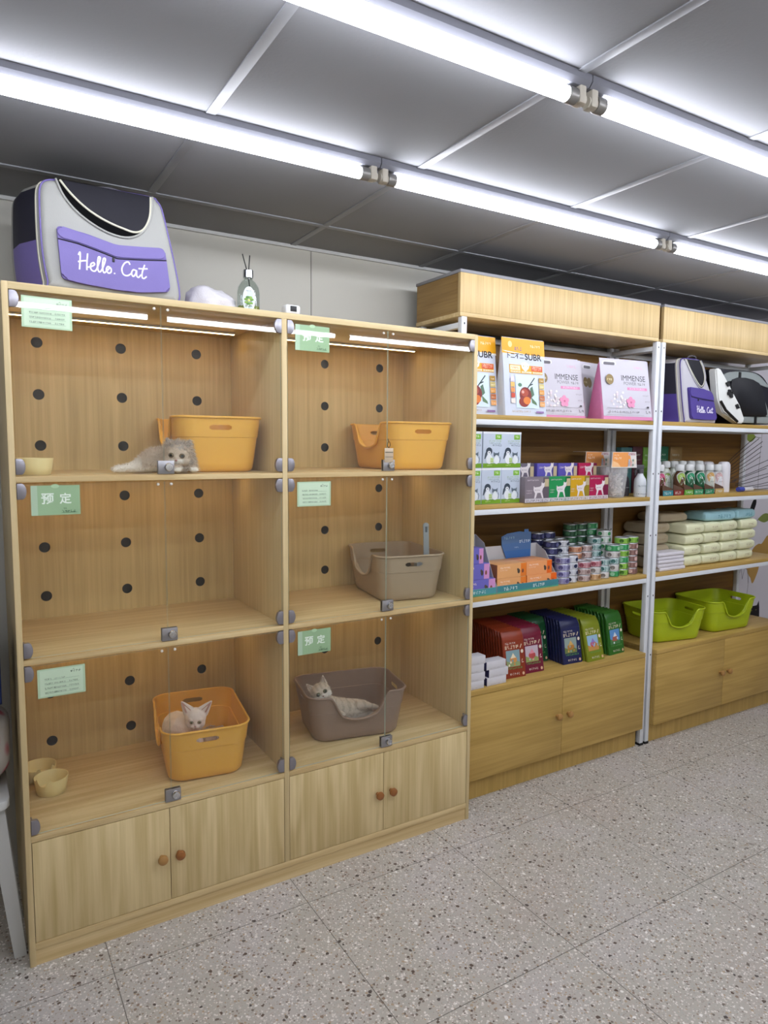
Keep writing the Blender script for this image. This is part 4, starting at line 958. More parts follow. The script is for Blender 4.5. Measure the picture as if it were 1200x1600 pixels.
for x, y, z, r, a in ((1.057, .120, .489, .012, .2), (1.094, .148, .444, .011, .4), (1.222, .150, .474, .0105, 1.2), (1.228, .148, .432, .011, .6)): paw(bm, Vector((x, y, z))-O+SH_, r, a)
SIL = mat('silver_coat', '#c2b4a4', .85, var=.12, vscale=45); SDK = mat('dark_silver_coat', '#b0a394', .85, var=.1, vscale=45); SWH = mat('silver_white_coat', '#dcd3c8', .85, var=.05, vscale=45)
hi2 = hm.inverted()
def colC(c):
    q = hi2 @ c; n_ = .3*mnoise.noise(c*70)
    if q.length < R*1.5:
        if q.z < -R*.1+n_*R*.3 and q.y < -.2*R: return 2
        return 1 if (q.z > R*.35 and abs(math.sin(q.x/R*7)) > .72) or q.z > R*.95 else 0
    if c.z < .035+n_*.02 or c.x < -.03+n_*.03: return 2
    return 1 if (c.z+n_*.02 > .058 and math.sin(c.x*190+n_*6) > .55) else 0
b = skin('body', bm, [SIL, SDK, SWH], kit, .0021, 3, colC)
fur('fur', b, kit, 10000, .0065, .0005, 9, [SIL, SDK, SWH], colC, lambda c: .4 if ((hi2 @ c).y < -R*.5 and (hi2 @ c).length < R*1.3) else 1, droop=.3, lift=.5)
face_parts(kit, hm, R, ear, '#5d6340', '#8d6156', .165, pupil=.7, skin_in='#a58a80', wl=.55)
# ================================================================== stand-up bags on the top shelf
def pouch(name, label, cat, loc, rotz, Wd, Hh, dp, cols, items, group, gus=None, top_w=.94, slot=None, bow=0.0):
    """stand-up pouch: flat sealed top, gusseted sides, printed flat front that leans back"""
    t = thing(name, label, cat, loc, rotz, group)
    tilt = math.atan2(dp*.42, Hh); bm = NB()
    rows = [(0, 1), (.03, 1), (.3, .99), (.6, .97), (.88, top_w+.01), (.94, top_w), (1, top_w)]
    rings = []
    for v, wk in rows:
        hw = Wd/2*wk; yf = dp*.42*v; d = dp*(1-v)**.8 if v < .9 else 0; d = max(d, .004); r = min(.012, d*.45)
        rings.append([(p[0], yf + d/2 + p[1], v*Hh) for p in rrect(hw, d/2, r, 3)])
    def mf(c, k): return 1 if abs(c.x) > Wd*.455 and k < 5 else 0
    loft(bm, rings, 0, mfun=mf); obj('bag', bm, [cols[0], cols[1]], t, angle=40)
    panel('front_print', items, t, (-Wd/2, -.0003, 0), (-tilt, 0, 0), step=.00012)
    if slot:
        bm = NB(); z = Hh*.915; prism(bm, rrect(Wd*.14, .0115, .011, 5, slot*Wd-Wd/2, z), -.0012, .0002, 0, .0006); prism(bm, rrect(Wd*.11, .0065, .006, 5, slot*Wd-Wd/2, z), -.0016, -.0012, 1)
        obj('carry_slot', bm, [mat('white_slot_rim', '#dcdce0', .4), mat('slot_shadow_grey', '#6d6a70', .6)], t, (0, dp*.42*.915, 0))
    return t
def fruit_print(w_, h_):
    I = [('r', .004, 0, w_-.004, h_, '#c3c9d6'), ('p', [(.0, h_*.80), (w_, h_*.795), (w_, h_), (0, h_)], '#dfa01c'), ('p', [(0, h_*.835), (w_*.1, h_*.82), (w_*.5, h_*.80), (w_, h_*.795), (w_, h_*.77), (w_*.45, h_*.81)], '#e8e4dc')]
    I += [('s', w_*.66, h_*.90, w_*.22, .011, '#f0e4c0', 3), ('e', w_*.19, h_*.92, .011, .013, '#e9c987'), ('s', w_*.29, h_*.845, w_*.17, .016, '#5a4c8c', 4)]
    I += [('T', '卜二不二', w_*.12, h_*.738, .024, '#1b1c22', w_*.38), ('T', 'SUBR', w_*.52, h_*.730, .028, '#15161b', w_*.40), ('r', w_*.15, h_*.55, w_*.93, h_*.66, '#d8a024'), ('r', w_*.17, h_*.59, w_*.40, h_*.65, '#f1dcb0'), ('s', w_*.2, h_*.608, w_*.17, .009, '#c46a3c', 5)]
    I += [('p', [(w_*.42, h_*.68), (w_*.52, h_*.705), (w_*.62, h_*.67), (w_*.6, h_*.62), (w_*.52, h_*.575), (w_*.44, h_*.62)], '#eeeed8'), ('s', w_*.46, h_*.63, w_*.12, .010, '#a8a45c', 6), ('r', w_*.66, h_*.59, w_*.92, h_*.655, '#cf4a26'), ('s', w_*.68, h_*.628, w_*.21, .008, '#f6e4c8', 7), ('s', w_*.68, h_*.602, w_*.21, .007, '#f6c8a0', 8)]
    for q in range(3): I += [('r', w_*(.17+.26*q), h_*.558, w_*(.40+.26*q), h_*.58, '#f0dcb4'), ('s', w_*(.185+.26*q), h_*.563, w_*.19, .005, '#7a5a2c', 9+q)]
    I += [('r', w_*.27, h_*.10, w_*.80, h_*.53, '#cbdbe6')]
    I += [('l', [(w_*.52, h_*.34), (w_*.62, h_*.42), (w_*.72, h_*.50)], .005, '#2d3a38'), ('l', [(w_*.60, h_*.40), (w_*.67, h_*.42)], .005, '#2d3a38'), ('p', [(w_*.62, h_*.25), (w_*.74, h_*.18), (w_*.76, h_*.14), (w_*.64, h_*.17)], '#5c7a58'), ('p', [(w_*.60, h_*.36), (w_*.66, h_*.39), (w_*.70, h_*.28), (w_*.63, h_*.24)], '#51705a')]
    I += [('e', w_*.37, h_*.40, .011, .008, '#5b8368'), ('e', w_*.49, h_*.27, w_*.14, h_*.105, '#7a2420'), ('e', w_*.47, h_*.30, w_*.09, h_*.05, '#a8452f'), ('e', w_*.45, h_*.18, w_*.12, h_*.065, '#8a2a20'), ('e', w_*.52, h_*.20, w_*.085, h_*.05, '#d8792c'), ('e', w_*.43, h_*.31, w_*.03, h_*.02, '#d8a090')]
    for q, c in enumerate(('#b08a3a', '#c8b878', '#d89a4c', '#b86a3c', '#e0a060')): I += [('r', w_*.82, h_*(.44-.078*q), w_*.94, h_*(.505-.078*q), c), ('s', w_*.84, h_*(.46-.078*q), w_*.08, .005, '#fbf2dc', 20+q)]
    for q, c in enumerate(('#cfc6dc', '#e0b060', '#d98a4a', '#c04a34', '#e6d6cc')): I += [('r', w_*.15, h_*(.44-.07*q), w_*.24, h_*(.50-.07*q), c)]
    I += [('s', w_*.16, h_*.045, w_*.45, .008, '#a88a58', 30), ('r', w_*.72, h_*.04, w_*.9, h_*.065, '#8a6a9c')]
    return I
ZA = SH[0]+.0006
BW, BO = mat('pearl_white_film', '#c0c6d2', .3, var=.02, spec=.5), mat('white_gusset_film', '#c4c8d0', .35)
pouch('food_bag', 'white and orange bag with red fruit picture, partly behind the glass cabinet', 'bag', (1.7005, .166, ZA), 0, .236, .325, .085, (BW, BO), fruit_print(.236, .325), 'orange-topped fruit bags', top_w=.97)
pouch('food_bag', 'white and orange bag with red fruit picture, in full view beside the white pink bags', 'bag', (1.931, .122, ZA), 0, .238, .323, .08, (BW, BO), fruit_print(.238, .323), 'orange-topped fruit bags', top_w=.97)
def litter_print(w_, h_):
    I = [('r', .006, .016, w_-.006, h_, '#c4c1cb'), ('r', .004, 0, w_-.004, h_*.055, '#cf7fa8'), ('t', 'IMMENSE', w_*.42, h_*.655, .026, '#3c3a40', w_*.48), ('t', 'POWER', w_*.46, h_*.585, .015, '#77737c', w_*.25), ('s', w_*.74, h_*.588, w_*.16, .012, '#4c484e', 3), ('r', w_*.52, h_*.50, w_*.92, h_*.545, '#d98ab4'), ('s', w_*.57, h_*.512, w_*.3, .008, '#f3dbe8', 4), ('s', w_*.68, h_*.86, w_*.2, .013, '#d9a8c4', 5)]
    rd = random.Random(5)
    for q in range(34): a = rd.uniform(0, 6.28); r_ = rd.random()**.5; I.append(('e', w_*.36+w_*.22*r_*math.cos(a), h_*.33+h_*.13*r_*math.sin(a), .006, .005, ('#e3dcdc', '#cdc3c6', '#eee8e6', '#d8c9d0')[q % 4]))
    for q in range(5): a = 2*PI*q/5+.3; I.append(('e', w_*.56+.017*math.cos(a), h_*.29+.017*math.sin(a), .0115, .0105, '#e08fb2'))
    I += [('e', w_*.56, h_*.29, .006, .006, '#c9688f'), ('r', w_*.08, h_*.185, w_*.92, h_*.190, '#8d8a90'), ('r', w_*.07, h_*.075, w_*.80, h_*.08, '#9d9aa0')]
    for q in range(3): I += [('e', w_*(.13+.2*q), h_*.125, .006, .006, '#a9a4aa'), ('s', w_*(.165+.2*q), h_*.112, w_*.13, .009, '#4a464c', 10+q)]
    I += [('s', w_*.84, h_*.11, w_*.09, .013, '#4a464c', 15), ('s', w_*.84, h_*.30, w_*.09, .006, '#8a858c', 16), ('s', w_*.80, h_*.40, w_*.13, .006, '#8a858c', 17), ('r', w_*.87, h_*.20, w_*.91, h_*.23, '#4a464c')]
    return I
def gold_oval(w_, h_): return [('e', w_*.17, h_*.66, w_*.075, h_*.085, '#8a7548'), ('s', w_*.12, h_*.64, w_*.1, .010, '#e0d2a8', 8)]
PW, PG = mat('pale_pink_film', '#c2bdc8', .3, var=.02, spec=.5), mat('pink_gusset_film', '#c8759f', .4, var=.1, vscale=40)
pouch('litter_bag', 'white and pink litter bag beside the orange-topped bag', 'bag', (2.225, .205, ZA), D(-3), .290, .275, .11, (PW, PG), litter_print(.29, .275)+gold_oval(.29, .275), 'white and pink litter bags', slot=.24, top_w=.86)
pouch('litter_bag', 'white and pink litter bag standing furthest back between two others', 'bag', (2.520, .256, ZA), D(10), .25, .275, .10, (PW, PG), gold_oval(.26, .275)+[('e', .075, .18, .02, .024, '#8a7548'), ('r', .004, 0, .256, .015, '#cf7fa8')], 'white and pink litter bags', slot=.26, top_w=.9)
pouch('litter_bag', 'white and pink litter bag nearest the white post, in front', 'bag', (2.557, .112, ZA), D(-5), .312, .282, .11, (PW, PG), litter_print(.315, .282)+gold_oval(.315, .282), 'white and pink litter bags', slot=.20, top_w=.95)
# ================================================================== second shelf: milk powder boxes
ZB = SH[1]+.0006
def carton(name, label, cat, loc, rotz, dims, mats_, items, group, bev=.0012, side=None):
    t = thing(name, label, cat, loc, rotz, group); w_, d_, h_ = dims
    bm = NB(); box(bm, (0, w_), (0, d_), (0, h_), bev=bev)
    bm.faces.ensure_lookup_table()
    for f in bm.faces:
        n = f.calc_center_median()
        if side and n.x < .0005 and len(mats_) > 1: f.material_index = 1
    obj('box_body', bm, mats_, t); 
    if items: panel('front_print', items, t, (0, -.0002, 0), step=.00015)
    return t
def milk_items(w_, h_):
    I = [('r', .001, .001, w_-.001, h_*.125, '#6f9a26'), ('r', .001, h_*.125, w_-.001, h_*.94, '#bac4d3'), ('r', 0, h_*.945, w_, h_, '#e3e6ea'), ('r', w_*.62, h_*.79, w_*.93, h_*.925, '#79ad3a'), ('s', w_*.69, h_*.84, w_*.18, .009, '#e6f2cc', 3)]
    I += [('s', w_*.30, h_*.72, w_*.62, .007, '#98b888', 4), ('s', w_*.30, h_*.66, w_*.62, .007, '#8fa4a0', 5), ('s', w_*.48, h_*.60, w_*.45, .0075, '#55626c', 6), ('s', w_*.2, h_*.055, w_*.3, .006, '#c9dc98', 7)]
    I += [('p', [(w_*.06, h_*.24), (w_*.10, h_*.40), (w_*.2, h_*.50), (w_*.2, h_*.36), (w_*.12, h_*.26)], '#4a5560'), ('e', w_*.30, h_*.46, w_*.16, h_*.105, '#39434f'), ('e', w_*.30, h_*.41, w_*.09, h_*.06, '#d9dde2'), ('e', w_*.30, h_*.425, w_*.03, h_*.014, '#20262c'), ('e', w_*.31, h_*.24, w_*.16, h_*.13, '#dde1e4')]
    I += [('p', [(w_*.54, h_*.33), (w_*.53, h_*.45), (w_*.60, h_*.41), (w_*.74, h_*.41), (w_*.81, h_*.45), (w_*.80, h_*.33), (w_*.67, h_*.27)], '#5b6874'), ('e', w_*.68, h_*.31, w_*.09, h_*.045, '#cfd6da'), ('e', w_*.68, h_*.21, w_*.15, h_*.10, '#d9dee2'), ('l', [(w_*.84, h_*.16), (w_*.87, h_*.25), (w_*.84, h_*.31)], .003, '#6a7680')]
    I += [('r', w_*.36, h_*.14, w_*.52, h_*.28, '#c3d69a'), ('s', w_*.38, h_*.22, w_*.12, .006, '#5d7a34', 8), ('s', w_*.38, h_*.17, w_*.12, .006, '#5d7a34', 9)]
    return I
MILK = mat('white_blue_carton', '#bac4d3', .4); first = None
for c, x in enumerate((1.5975, 1.7025, 1.8075)):
    for r in (0, 1):
        lb = 'white and green milk powder box, %s row, %s' % (('bottom', 'top')[r], ('leftmost and half hidden by the glass cabinet', 'middle of three', 'rightmost of three')[c]); gp = 'milk powder boxes'
        z = ZB+.1487*r
        if first is None: first = carton('milk_powder_box', lb, 'box', (x, .128, z), 0, (.1035, .10, .148), [MILK], milk_items(.1035, .148), gp)
        else: dup(first, (x+(.004 if r and c == 1 else 0), .128, z), 0, lb, gp)
# ---- cat print treat boxes
def treat_items(w_, h_, col, dark, zo=0.0):
    s = h_/.108; I = [('r', .001, .001, w_-.001, h_-.001, col), ('r', w_*.74, .001, w_-.001, h_-.001, dark)]
    if zo == 0: I += [('r', .001, .001, w_-.001, h_*.16, '#c5bfc4')]+[('s', w_*.06, h_*.03, w_*.9, h_*.10, dark, 4)]
    cat_ = [(.40, .17), (.44, .36), (.36, .48), (.36, .66), (.42, .60), (.66, .62), (.75, .66), (.77, .80), (.82, .76), (.88, .76), (.93, .80), (.92, .63), (.84, .55), (.80, .44), (.88, .17), (.81, .17), (.72, .38), (.56, .38), (.48, .17)]
    z0 = zo*h_; k = .108*s*(1 if zo == 0 else .66)
    I += [('p', [(w_*(.06+.80*a), z0+k*b) for a, b in cat_][::-1], '#d8d0d2'), ('s', w_*.40, z0+k*.46, w_*.22, k*.06, dark, 6)]
    I += [('s', w_*.08, h_*.86, w_*.5, h_*.055, '#d9ccd2', 7), ('s', w_*.06, h_*.45, w_*.22, h_*.05, '#cbbcc2', 8), ('s', w_*.06, h_*.36, w_*.2, h_*.05, '#cbbcc2', 9), ('r', w_*.80, h_*.62, w_*.97, h_*.92, '#b9a886')]
    return I
TC = [('grey', '#7c727a', '#5d545c'), ('green', '#1f8a4c', '#14663a'), ('yellow', '#c79a1e', '#8d7a24'), ('crimson', '#a3194a', '#701c3e'), ('grey', '#6e6674', '#56505c'), ('violet', '#5c54a8', '#4a4584'), ('blue violet', '#554ea4', '#46427e'), ('crimson', '#a81c4c', '#731d40')]
for i, x in enumerate((1.912, 2.056, 2.192, 2.322)):
    n_, c, d = TC[i]; w_ = (.139, .131, .125, .131)[i]
    carton('treat_box', '%s cat print treat box in the front row, %s' % (n_, ('beside the milk powder boxes', 'second from the milk powder boxes', 'next to the crimson one', 'beside the cup of white sticks')[i]), 'box', (x, (.098, .105, .115, .125)[i], ZB), 0, (w_, .06, .108), [mat('carton_'+n_.replace(' ', '_'), c, .3)], treat_items(w_, .108, c, d), 'cat print treat boxes in the front row')
for i, x in enumerate((1.945, 2.086, 2.215, 2.345)):
    n_, c, d = TC[4+i]
    carton('treat_box', 'taller %s cat print treat box behind the front row, %s' % (n_, ('leftmost', 'second from left', 'third from left', 'beside the cup of sticks')[i]), 'box', (x, .21, ZB), 0, (.122, .07, .163), [mat('carton_b_'+n_.replace(' ', '_'), c, .3)], treat_items(.122, .163, c, d, .50), 'cat print treat boxes behind the front row')
# ---- cups of chew sticks with orange header cards
def stick_cup(label, loc, rz, seed):
    t = thing('stick_cup', label, 'cup', loc, rz, 'cups of chew sticks')
    bm = NB(); lathe(bm, [(0, .001), (.048, 0), (.050, .003), (.064, .138), (.067, .140), (.067, .143), (.0625, .141), (.0485, .005), (0, .004)], 36); obj('cup', bm, FROST, t)
    rd = random.Random(seed); bm = NB()
    for k in range(80):
        a = rd.uniform(0, 2*PI); rr = .033*math.sqrt(rd.random()); z = .014+.092*k/80; p = Vector((rr*math.cos(a), rr*math.sin(a), z))
        d = Vector((rd.gauss(0, 1), rd.gauss(0, 1), rd.gauss(0, .6))).normalized()*.024
        q0, q1 = p-d, p+d
        for q in (q0, q1):
            k_ = math.hypot(q.x, q.y); q.z = max(q.z, .010)
            if k_ > .042: q.x *= .042/k_; q.y *= .042/k_
        tube(bm, [q0, q1], .0042, 7)
    obj('sticks', bm, mat('white_chew_stick', '#d6cfc6', .7), t)
    bm = NB(); prism(bm, [(-.078, .142), (.080, .142), (.072, .216), (-.072, .216)], -.064, -.0625); prism(bm, [(-.072, .2145), (.072, .2145), (.072, .216), (-.072, .216)], -.064, .03); obj('header_card', bm, mat('white_card', '#d9d4d0', .5), t)
    hp = [('p', [(-.074, .146), (.02, .146), (.045, .170), (.03, .214), (-.070, .214)], '#e39a56'), ('p', [(-.074, .146), (-.02, .146), (-.04, .165), (-.07, .175)], '#eebf8c'), ('s', -.062, .182, .05, .011, '#f6ead8', 3), ('s', -.062, .198, .03, .006, '#f6ead8', 4), ('r', .022, .200, .070, .212, '#c9b6b8'), ('s', .024, .202, .045, .009, '#8f3040', 5)]
    for k in range(9): hp.append(('e', .028+.012*(k % 4), .155+.011*(k//3), .006, .006, ('#a9b4c4', '#d9a8a0', '#8a9a8c', '#e6d9c8')[k % 4]))
    panel('card_print', hp, t, (0, -.0642, 0)); return t
stick_cup('clear cup of white chew sticks with orange header card, in front', (2.552, .180, ZB), D(-6), 3)
stick_cup('clear cup with orange header card half hidden behind the front cup', (2.538, .328, ZB), D(-6), 7)
# ---- spray bottles
def spray(label, loc, rz, body, capm, lab, trig=True, h=.115, r=.0285):
    t = thing('spray_bottle', label, 'bottle', loc, rz, 'spray bottles by the white post')
    bm = NB(); lathe(bm, [(0, 0), (r*.93, 0), (r, .005), (r, h*.62), (r*.93, h*.74), (r*.5, h*.92), (r*.4, h)], 28); obj('bottle', bm, body, t)
    bm = NB()
    lathe(bm, [(0, h-.002), (.0145, h-.002), (.0145, h+.016), (.011, h+.02), (0, h+.02)], 20)
    if trig: box(bm, (-.030, .014), (-.010, .010), (h+.016, h+.040), bev=.004); box(bm, (-.030, -.024), (-.006, .006), (h-.012, h+.02), bev=.002)
    else: lathe(bm, [(0, h+.02), (.0145, h+.018), (.0145, h+.042), (.011, h+.046), (0, h+.046)], 20)
    obj('spray_head', bm, capm, t)
    panel('label', lab, t, wrap=cyl(r+.0003)); return t
lab_w = [('r', -.033, .008, .033, h_ := .066, '#93a6b0'), ('s', -.026, .050, .05, .007, '#5f7782', 3), ('s', -.026, .040, .045, .005, '#d4dce0', 4), ('s', -.026, .030, .05, .005, '#d4dce0', 5), ('r', -.030, .010, .030, .020, '#5f6d7a'), ('s', -.024, .012, .045, .006, '#26303a', 6)]
spray('white spray bottle with printed label and dark trigger head, in front by the post', (2.696, .143, ZB), D(-20), mat('white_hdpe', '#ccd1d6', .35), mat('dark_grey_trigger', '#4a474d', .4), lab_w)
spray('dark bottle with white trigger head behind the white spray bottle, on the left', (2.663, .215, ZB), D(-10), mat('dark_bottle', '#3a3840', .25), mat('white_trigger', '#c9c6c6', .4), [('r', -.025, .01, .025, .06, '#6e6a74'), ('s', -.02, .04, .04, .006, '#c9c6c6', 3)])
spray('teal bottle with white round cap behind the white spray bottle', (2.694, .285, ZB), 0, mat('teal_bottle', '#3f7a70', .25), mat('white_trigger', '#c9c6c6', .4), [('r', -.025, .01, .025, .06, '#8fb8a8'), ('s', -.02, .04, .04, .006, '#2f5a50', 3)], False)
# ================================================================== third shelf: boxes in display trays, cans
ZC = SH[2]+.0006
def long_box(name, label, loc, dims, face_c, end_c, side_c, group, zb=0):
    w_, d_, h_ = dims; e = w_*.80
    I = [('r', .001, .001, e, h_-.001, face_c), ('r', e, .001, w_-.001, h_-.001, end_c), ('s', w_*.1, h_*.70, w_*.35, h_*.13, '#f4e2d4', 3), ('s', w_*.1, h_*.55, w_*.25, h_*.07, '#e9cfc0', 4), ('e', w_*.73, h_*.42, w_*.045, h_*.17, '#4a4038'), ('e', w_*.70, h_*.55, w_*.03, h_*.1, '#54493f'), ('e', w_*.87, h_*.42, w_*.035, h_*.15, '#7c4a3a')]
    return carton(name, label, 'box', loc, 0, dims, [mat('carton_'+face_c.strip('#'), face_c, .4), mat('carton_'+side_c.strip('#'), side_c, .4)], I, group, side=True)
def display_tray(label, x0, x1, y0, y1, zf, zb, lip_c, items, card=None):
    t = thing('display_tray', label, 'display tray', (0, 0, 0), 0, 'cardboard display trays'); wc = mat('white_cardboard', '#b9b9bc', .6)
    bm = NB(); box(bm, (x0, x1), (y0, y1), (ZC, ZC+.002)); box(bm, (x0, x1), (y0, y0+.002), (ZC+.002, zf)); box(bm, (x0, x1), (y1-.002, y1), (ZC+.002, zb))
    for x in (x0, x1-.002): 
        a = [(y0+.0021, ZC+.0021), (y1-.0021, ZC+.0021), (y1-.0021, zb), (y1-.06, zb-.03), (y0+.0021, zf)]
        va = [bm.verts.new((x, p[0], p[1])) for p in a]; vb = [bm.verts.new((x+.002, p[0], p[1])) for p in a]; bm.faces.new(va); bm.faces.new(vb[::-1])
        for i in range(5): bm.faces.new((va[i], vb[i], vb[(i+1) % 5], va[(i+1) % 5]))
    obj('tray_body', bm, wc, t); panel('lip_print', [('r', x0, ZC, x1, zf, lip_c)]+items, t, (0, y0-.0002, 0))
    if card:
        bm = NB(); prism(bm, card[0], y1-.008, y1-.0062, 0, 0); c = obj('header_card', bm, mat('blue_card', '#4a6fa2', .5), t); panel('card_print', card[1], c, (0, y1-.0082, 0))
    return t
card = ([(1.955, .985), (2.10, .985), (2.102, 1.098), (2.085, 1.100), (2.085, 1.112), (2.060, 1.112), (2.060, 1.100), (2.03, 1.104), (1.96, 1.098), (1.925, 1.085), (1.928, 1.045)], [('p', [(1.93, 1.05), (2.10, 1.06), (2.10, 1.097), (1.96, 1.096), (1.927, 1.083)], '#55729a'), ('p', [(1.955, .987), (2.099, .987), (2.10, 1.02), (1.94, 1.02)], '#3a6aa8'), ('s', 1.94, 1.072, .06, .012, '#8fb0c4', 3), ('s', 2.03, 1.052, .062, .014, '#c9d8e6', 4), ('s', 2.0, 1.030, .03, .006, '#a9c0d8', 5)])
display_tray('teal lipped display tray with tall blue header card, holding orange boxes', 1.788, 2.142, .116, .262, ZC+.032, 1.045, '#3f7f88', [('s', 1.825, ZC+.010, .075, .015, '#d6e4e2', 3), ('s', 1.99, ZC+.010, .07, .015, '#d6e4e2', 4), ('r', 1.788, ZC, 2.142, ZC+.006, '#4f9a80')], card)
OB = 'orange boxes in the display tray'; zt = ZC+.0024
long_box('snack_box', 'peach snack box, bottom left of four beside the lilac boxes', (1.791, .1205, zt), (.163, .12, .0585), '#dba068', '#dd7a2c', '#8f5a3c', OB)
long_box('snack_box', 'peach snack box, top left of four beside the lilac boxes', (1.791, .1215, zt+.059), (.163, .12, .0585), '#dca26a', '#dd7a2c', '#935c3e', OB)
long_box('snack_box', 'orange snack box, bottom right of four nearest the cans', (1.9585, .1205, zt), (.176, .12, .0585), '#e39a62', '#e2641c', '#c9662a', OB)
long_box('snack_box', 'orange snack box, top right of four nearest the cans', (1.9565, .1235, zt+.059), (.150, .12, .0585), '#e29a64', '#e0661e', '#c9662a', OB)
display_tray('teal lipped display tray holding lilac boxes, half hidden by the glass cabinet', 1.5985, 1.784, .116, .262, ZC+.030, 1.105, '#4a8f96', [('s', 1.66, ZC+.010, .07, .013, '#c6dcdc', 6), ('r', 1.5985, ZC, 1.784, ZC+.006, '#4f9a80')])
for k, (xr, nm) in enumerate(((1.7815, 'bottom'), (1.750, 'middle'), (1.718, 'top'))):
    long_box('snack_box', 'blue and pink snack box, %s of three beside the glass cabinet' % nm, (1.602, .1205+.002*k, zt+.0655*k), (xr-1.602, .12, .065), '#6a66b8', '#c98fc0', '#5a56a0', 'blue and pink boxes beside the glass cabinet')
# ---- tinned food
CAN_H, CAN_R = .0305, .0335
_cans = {}
def can(label, loc, rz, key, cols, group):
    if key in _cans: return dup(_cans[key], loc, rz, label, group)
    t = thing('food_can', label, 'can', loc, rz, group); band, base_, patch = cols
    bm = NB(); h = CAN_H; r = CAN_R
    lathe(bm, [(0, .001), (r*.9, .001), (r*.93, 0), (r*.97, .0012), (r, .0025), (r, h-.003), (r*.985, h-.0015), (r*.97, h-.0003), (r*.93, h-.0003), (r*.9, h-.0022), (0, h-.0022)], 28)
    for f in bm.faces:
        c = f.calc_center_median(); rr = math.hypot(c.x, c.y)
        f.material_index = 1 if (rr > r*.98 and .003 < c.z < h-.003) else 0
    obj('tin', bm, [mat('tin_lid', '#b9bcc0', .35, .7), mat('band_'+base_.strip('#'), base_, .35)], t, angle=30)
    I = []
    for s in range(4):
        x = -.075+.05*s; I += [('r', x-.022, .004, x+.012, h-.0045, band), ('e', x-.005, h*.5, .011, .009, patch), ('s', x+.013, h*.5, .012, .005, band, 3+s)]
    panel('label', I, t, wrap=cyl(r+.0002)); _cans[key] = t; return t
CK = {'lilac': ('#7672a4', '#9593b4', '#55517f'), 'white and navy': ('#b9bdc6', '#c9cad0', '#1f2846'), 'rose': ('#b0606e', '#b98c92', '#8f4452'), 'grey pink': ('#a98f8c', '#b9a6a2', '#7d6460'), 'tan': ('#bd9468', '#c4a27c', '#8f6a40'), 'white and grey': ('#c4bfba', '#cac6c2', '#77706a'), 'teal': ('#5a8c88', '#a4b8b6', '#356460'), 'green': ('#2f8a50', '#3f955c', '#8fc09c'), 'lime': ('#7cae3a', '#86b44a', '#3f6a24'), 'brown rose': ('#7d5a56', '#8d6a64', '#c9a8a0'), 'navy': ('#2c2e52', '#34365c', '#5a5c88'), 'dark green': ('#23492f', '#2a5238', '#4f7a58'), 'white and green': ('#c6ccc4', '#ccd2ca', '#3f8a54'), 'peach': ('#c08a6a', '#c59578', '#a0664a')}
front_st = [(2.196, .150, ['lilac']*4), (2.262, .163, ['white and navy']*4), (2.332, .150, ['grey pink', 'grey pink', 'rose']), (2.404, .152, ['tan', 'white and grey', 'rose']), (2.474, .160, ['white and grey', 'teal', 'teal']), (2.544, .163, ['green', 'white and grey', 'teal', 'white and grey', 'green']), (2.613, .168, ['lime', 'lime', 'green', 'lime', 'green', 'lime']), (2.683, .172, ['brown rose']*5+['lime'])]
mid_st = [(2.205, .232, ['navy']*6), (2.276, .236, ['white and navy']*6), (2.349, .224, ['peach']*5), (2.421, .226, ['grey pink']*5), (2.491, .232, ['teal']*6), (2.562, .236, ['white and green']*7)]
back_st = [(2.19, .310, ['navy']*7), (2.262, .312, ['navy']*7), (2.335, .312, ['dark green']*6), (2.407, .310, ['dark green']*8), (2.480, .312, ['dark green']*8), (2.553, .312, ['green']*8)]
NUM = ['bottom', 'second', 'third', 'fourth', 'fifth', 'sixth', 'seventh', 'eighth']; ORD = ['first', 'second', 'third', 'fourth', 'fifth', 'sixth', 'seventh', 'eighth']
rd = random.Random(2)
for rn, st in (('front', front_st), ('middle', mid_st), ('back', back_st)):
    for si, (x, y, L_) in enumerate(st):
        for k, key in enumerate(L_):
            pos = 'bottom' if k == 0 else ('top' if k == len(L_)-1 else NUM[k]+' from bottom')
            can('%s can, %s of the %s stack from left, %s row' % (key, pos, ORD[si], rn), (x+rd.uniform(-.001, .001), y+rd.uniform(-.001, .001), ZC+k*(CAN_H+.0002)), rd.uniform(-.6, .2), key, CK[key], 'tinned food on the third shelf')
# ================================================================== bottom level: pouches in rows, small white boxes
ZD = .4856
def snack_pack_items(w_, h_, col, pic, seed):
    rd = random.Random(seed); I = [('r', .002, .002, w_-.002, h_, col), ('s', w_*.12, h_*.895, w_*.5, .009, '#cfc6bc', 3), ('s', w_*.1, h_*.775, w_*.82, .016, '#e2d2b4', 4), ('r', w_*.13, h_*.30, w_*.76, h_*.735, pic[0])]
    I += [('p', [(w_*.13, h_*.30), (w_*.76, h_*.30), (w_*.76, h_*.40), (w_*.55, h_*.46), (w_*.35, h_*.41), (w_*.13, h_*.47)], pic[1]), ('e', w_*.45, h_*.48, w_*.17, h_*.09, pic[2]), ('p', [(w_*.33, h_*.52), (w_*.45, h_*.66), (w_*.58, h_*.53)], pic[3])]
    for k in range(7): I.append(('e', w_*rd.uniform(.2, .7), h_*rd.uniform(.34, .5), .005, .005, rd.choice(pic)))
    I += [('s', w_*.14, h_*.235, w_*.7, .008, '#5f9a54', 5), ('s', w_*.25, h_*.075, w_*.45, .010, '#dcd0c4', 6), ('e', w_*.87, h_*.68, .007, .008, '#d9cdbb'), ('s', w_*.82, h_*.38, .014, .016, '#d9cdbb', 7), ('e', w_*.87, h_*.09, .006, .007, '#d9b090')]
    return I
